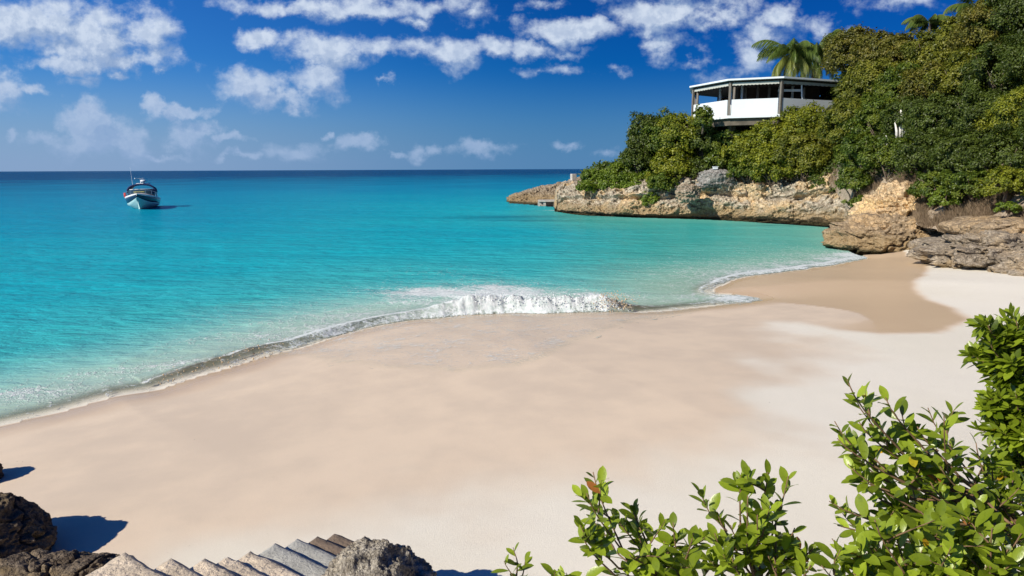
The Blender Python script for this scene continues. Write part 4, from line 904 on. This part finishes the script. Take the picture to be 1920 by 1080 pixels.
def shrub(name, label, root_p, twigs, ln, wd, seed, per=14, tone0=.5, spread=1., rosette=False):
    r2 = np.random.RandomState(seed); V, Q, T, C = [], [], [], []; stems = []
    root = empty(name, root_p, label, 'shrub', None)
    for (pts, rad) in twigs:
        pts = np.array(pts, float); n = len(pts)
        cp = catmull([np.array([*p_, 0.]) for p_ in pts], 6)[:, :3]; 
        stems.append(tube(cp, list(np.linspace(rad, rad*.28, len(cp))), 6))
        L_ = np.linalg.norm(np.diff(cp, axis=0), axis=1); cum = np.concatenate([[0], np.cumsum(L_)]); tot = cum[-1]
        act = min(tot*.8, ln*3.2); nl = max(4, int(per*r2.uniform(.8, 1.2)))
        for k in range(nl):
            f = max(0., (k+r2.uniform(-.3, .3))/nl); f = f**(.8 if not rosette else .6); s0 = np.clip(tot-act*(1-f), 0, tot); j = min(np.searchsorted(cum, s0), len(cp)-1); j = max(j, 1); pp = cp[j-1]+(cp[j]-cp[j-1])*((s0-cum[j-1])/(L_[j-1]+1e-9)); tg = cp[j]-cp[j-1]; tg /= np.linalg.norm(tg)+1e-9
            a = k*2.4+r2.uniform(-.4, .4); o1 = np.cross(tg, [0, 0, 1.]); o1 /= np.linalg.norm(o1)+1e-9; o2 = np.cross(o1, tg); out = o1*math.cos(a)+o2*math.sin(a)
            fwdm = (.45+.75*f**2) if not rosette else .5+.5*f
            d = out*(1.1-.6*f**3)+tg*fwdm+r2.normal(size=3)*.15; d[2] += .18
            nrm = np.array([-.25, -.1, 1.])+tg*.4-out*.1+r2.normal(size=3)*.3; sz = (1-.35*f**4)*r2.uniform(.65, 1.15)
            add_leaf(V, Q, T, C, pp, d, nrm, ln*sz, wd*sz*r2.uniform(.85, 1.15), float(np.clip(r2.normal(tone0+.15*f, .22), 0, 1)), r2.uniform(0, 1) if r2.rand() < .10 else 0., r2.uniform(.05, .5), r2.uniform(.1, .35))
    mesh('foliage', V, Q, M['fgleaf'], root, True, {'tone': T, 'clump': C}); v_, f_ = join(stems); mesh('branches', v_, f_, M['twig'], root, True); return root
def mk(root, tips_, y, hub, rr3, r_=.009, jit=.25, seed=0, subs=1):
    r2 = np.random.RandomState(seed); tw = []
    hubp = PD(hub[0], hub[1], y)
    tw.append(([root, (np.array(root)+hubp)/2+np.array([.05, 0, .1]), hubp], r_*2.2))
    for (u, v, *yy) in tips_:
        yt = yy[0] if yy else y+r2.uniform(-jit, jit); tp = PD(u, v, yt); m1 = hubp+(tp-hubp)*.45+np.array([0, 0, -.12*np.linalg.norm(tp-hubp)])+r2.normal(size=3)*.03
        tw.append(([hubp, m1, tp], r_))
        for k in range(subs):
            f = r2.uniform(.45, .9); b_ = hubp*(1-f)+tp*f+np.array([0, 0, -.10*f*(1-f)*2]); b_ = m1*(1-abs(f-.5)*2)+b_*(abs(f-.5)*2) if f < .5 else m1+(tp-m1)*(f-.45)/.55
            dd = (tp-m1); dd /= np.linalg.norm(dd)+1e-9; e = b_+(dd*.6+r2.normal(size=3)*np.array([.6, .6, .35])+np.array([0, 0, .25]))*rr3*r2.uniform(.6, 1.2); tw.append(([b_, (b_+e)/2+r2.normal(size=3)*.01, e], r_*.55))
    return tw
# sprigs in the bottom middle
rc = np.array([.9, 2.2, 2.6])
shrub('leafy_shrub', 'glossy leaved shrub with several upright sprigs along the bottom middle', rc,
      mk(rc, [(1112,885),(1100,925),(1088,985),(1092,1005),(1150,960),(1185,950),(1195,990),(1140,1020),(1180,1040)], 3.1, (1235,1085), .16, seed=1)+
      mk(rc, [(1262,980),(1245,1015),(1300,1000),(1290,1045),(1215,1065),(1340,1050),(1265,1060)], 3.0, (1290,1120), .15, seed=2)+
      mk(rc, [(1388,892),(1402,930),(1440,885),(1478,893),(1345,960),(1370,985),(1420,965),(1455,975),(1340,1000),(1490,990),(1500,1030),(1400,1020),(1440,1040),(1372,1045),(1530,1020),(1520,1060)], 3.0, (1425,1110), .16, seed=3),
      .105, .048, 5, per=10)
shrub('leafy_shrub', 'tiny three sprigged shrub tip left of the bottom middle shrub', np.array([.15, 2.4, 2.9]),
      mk(np.array([.15, 2.4, 2.9]), [(962,1026),(945,1052),(985,1048)], 3.2, (968,1085), .02, .006, .05, seed=4, subs=0)+mk(np.array([.15, 2.4, 2.9]), [(1040,1072),(1062,1074)], 3.2, (1048,1110), .02, .005, .05, seed=5, subs=0), .095, .042, 6, per=5)
rb = np.array([2.9, 2.0, 2.6])
shrub('leafy_shrub', 'large sunlit shrub with arching twigs filling the lower right corner', rb,
      mk(rb, [(1588,712),(1600,740),(1565,790),(1570,822),(1610,790),(1660,745),(1690,770),(1720,800),(1640,800)], 3.0, (1850,940), .17, seed=7, jit=.15)+
      mk(rb, [(1570,985),(1555,940),(1590,870),(1612,905),(1600,850),(1650,870),(1640,930),(1700,880),(1690,940),(1745,905),(1600,960)], 3.0, (1880,990), .17, seed=8)+
      mk(rb, [(1770,780),(1740,765),(1780,830),(1830,830),(1820,890),(1860,860),(1900,880),(1760,870),(1870,930),(1910,940),(1800,940)], 3.1, (1930,1010), .17, seed=9)+
      mk(rb, [(1560,1010),(1590,1035),(1620,1000),(1650,1040),(1680,1000),(1710,1040),(1740,990),(1770,1050),(1800,1000),(1830,1040),(1860,990),(1890,1030),(1915,1000),(1600,1075),(1670,1075),(1730,1080),(1800,1080),(1860,1075),(1540,1060),(1640,975),(1850,1060),(1900,1075)], 2.8, (1780,1160), .18, seed=10, subs=3)+
      mk(rb, [(1680,960),(1720,930),(1760,960),(1790,920),(1840,950),(1880,960),(1660,920),(1730,860),(1900,910)], 3.3, (1880,1080), .18, seed=11, subs=3),
      .104, .046, 9, per=9)
ra = np.array([4.3, 3.0, 2.4])
shrub('leafy_shrub', 'dense dark shrub of clustered leaf rosettes rising at the right edge', ra,
      mk(ra, [(1850,603),(1885,597),(1905,600),(1868,612),(1900,630),(1915,615)], 4.3, (1960,690), .12, .01, .15, seed=12, subs=3)+
      mk(ra, [(1832,672),(1850,655),(1880,650),(1838,690),(1862,690),(1900,665),(1880,710),(1910,700),(1855,640)], 4.3, (1970,740), .12, .01, .2, seed=13, subs=3)+
      mk(ra, [(1850,735),(1872,722),(1856,755),(1885,755),(1905,735),(1850,775),(1880,785),(1910,780),(1862,800),(1895,815),(1870,760)], 4.3, (1980,830), .12, .01, .2, seed=14, subs=3)+
      mk(ra, [(1880,840),(1905,835),(1865,830),(1915,860),(1890,870),(1870,870),(1925,800),(1925,740),(1930,680),(1900,900)], 4.4, (1990,940), .13, .01, .2, seed=15, subs=3),
      .125, .044, 11, per=20, tone0=.34, rosette=True)
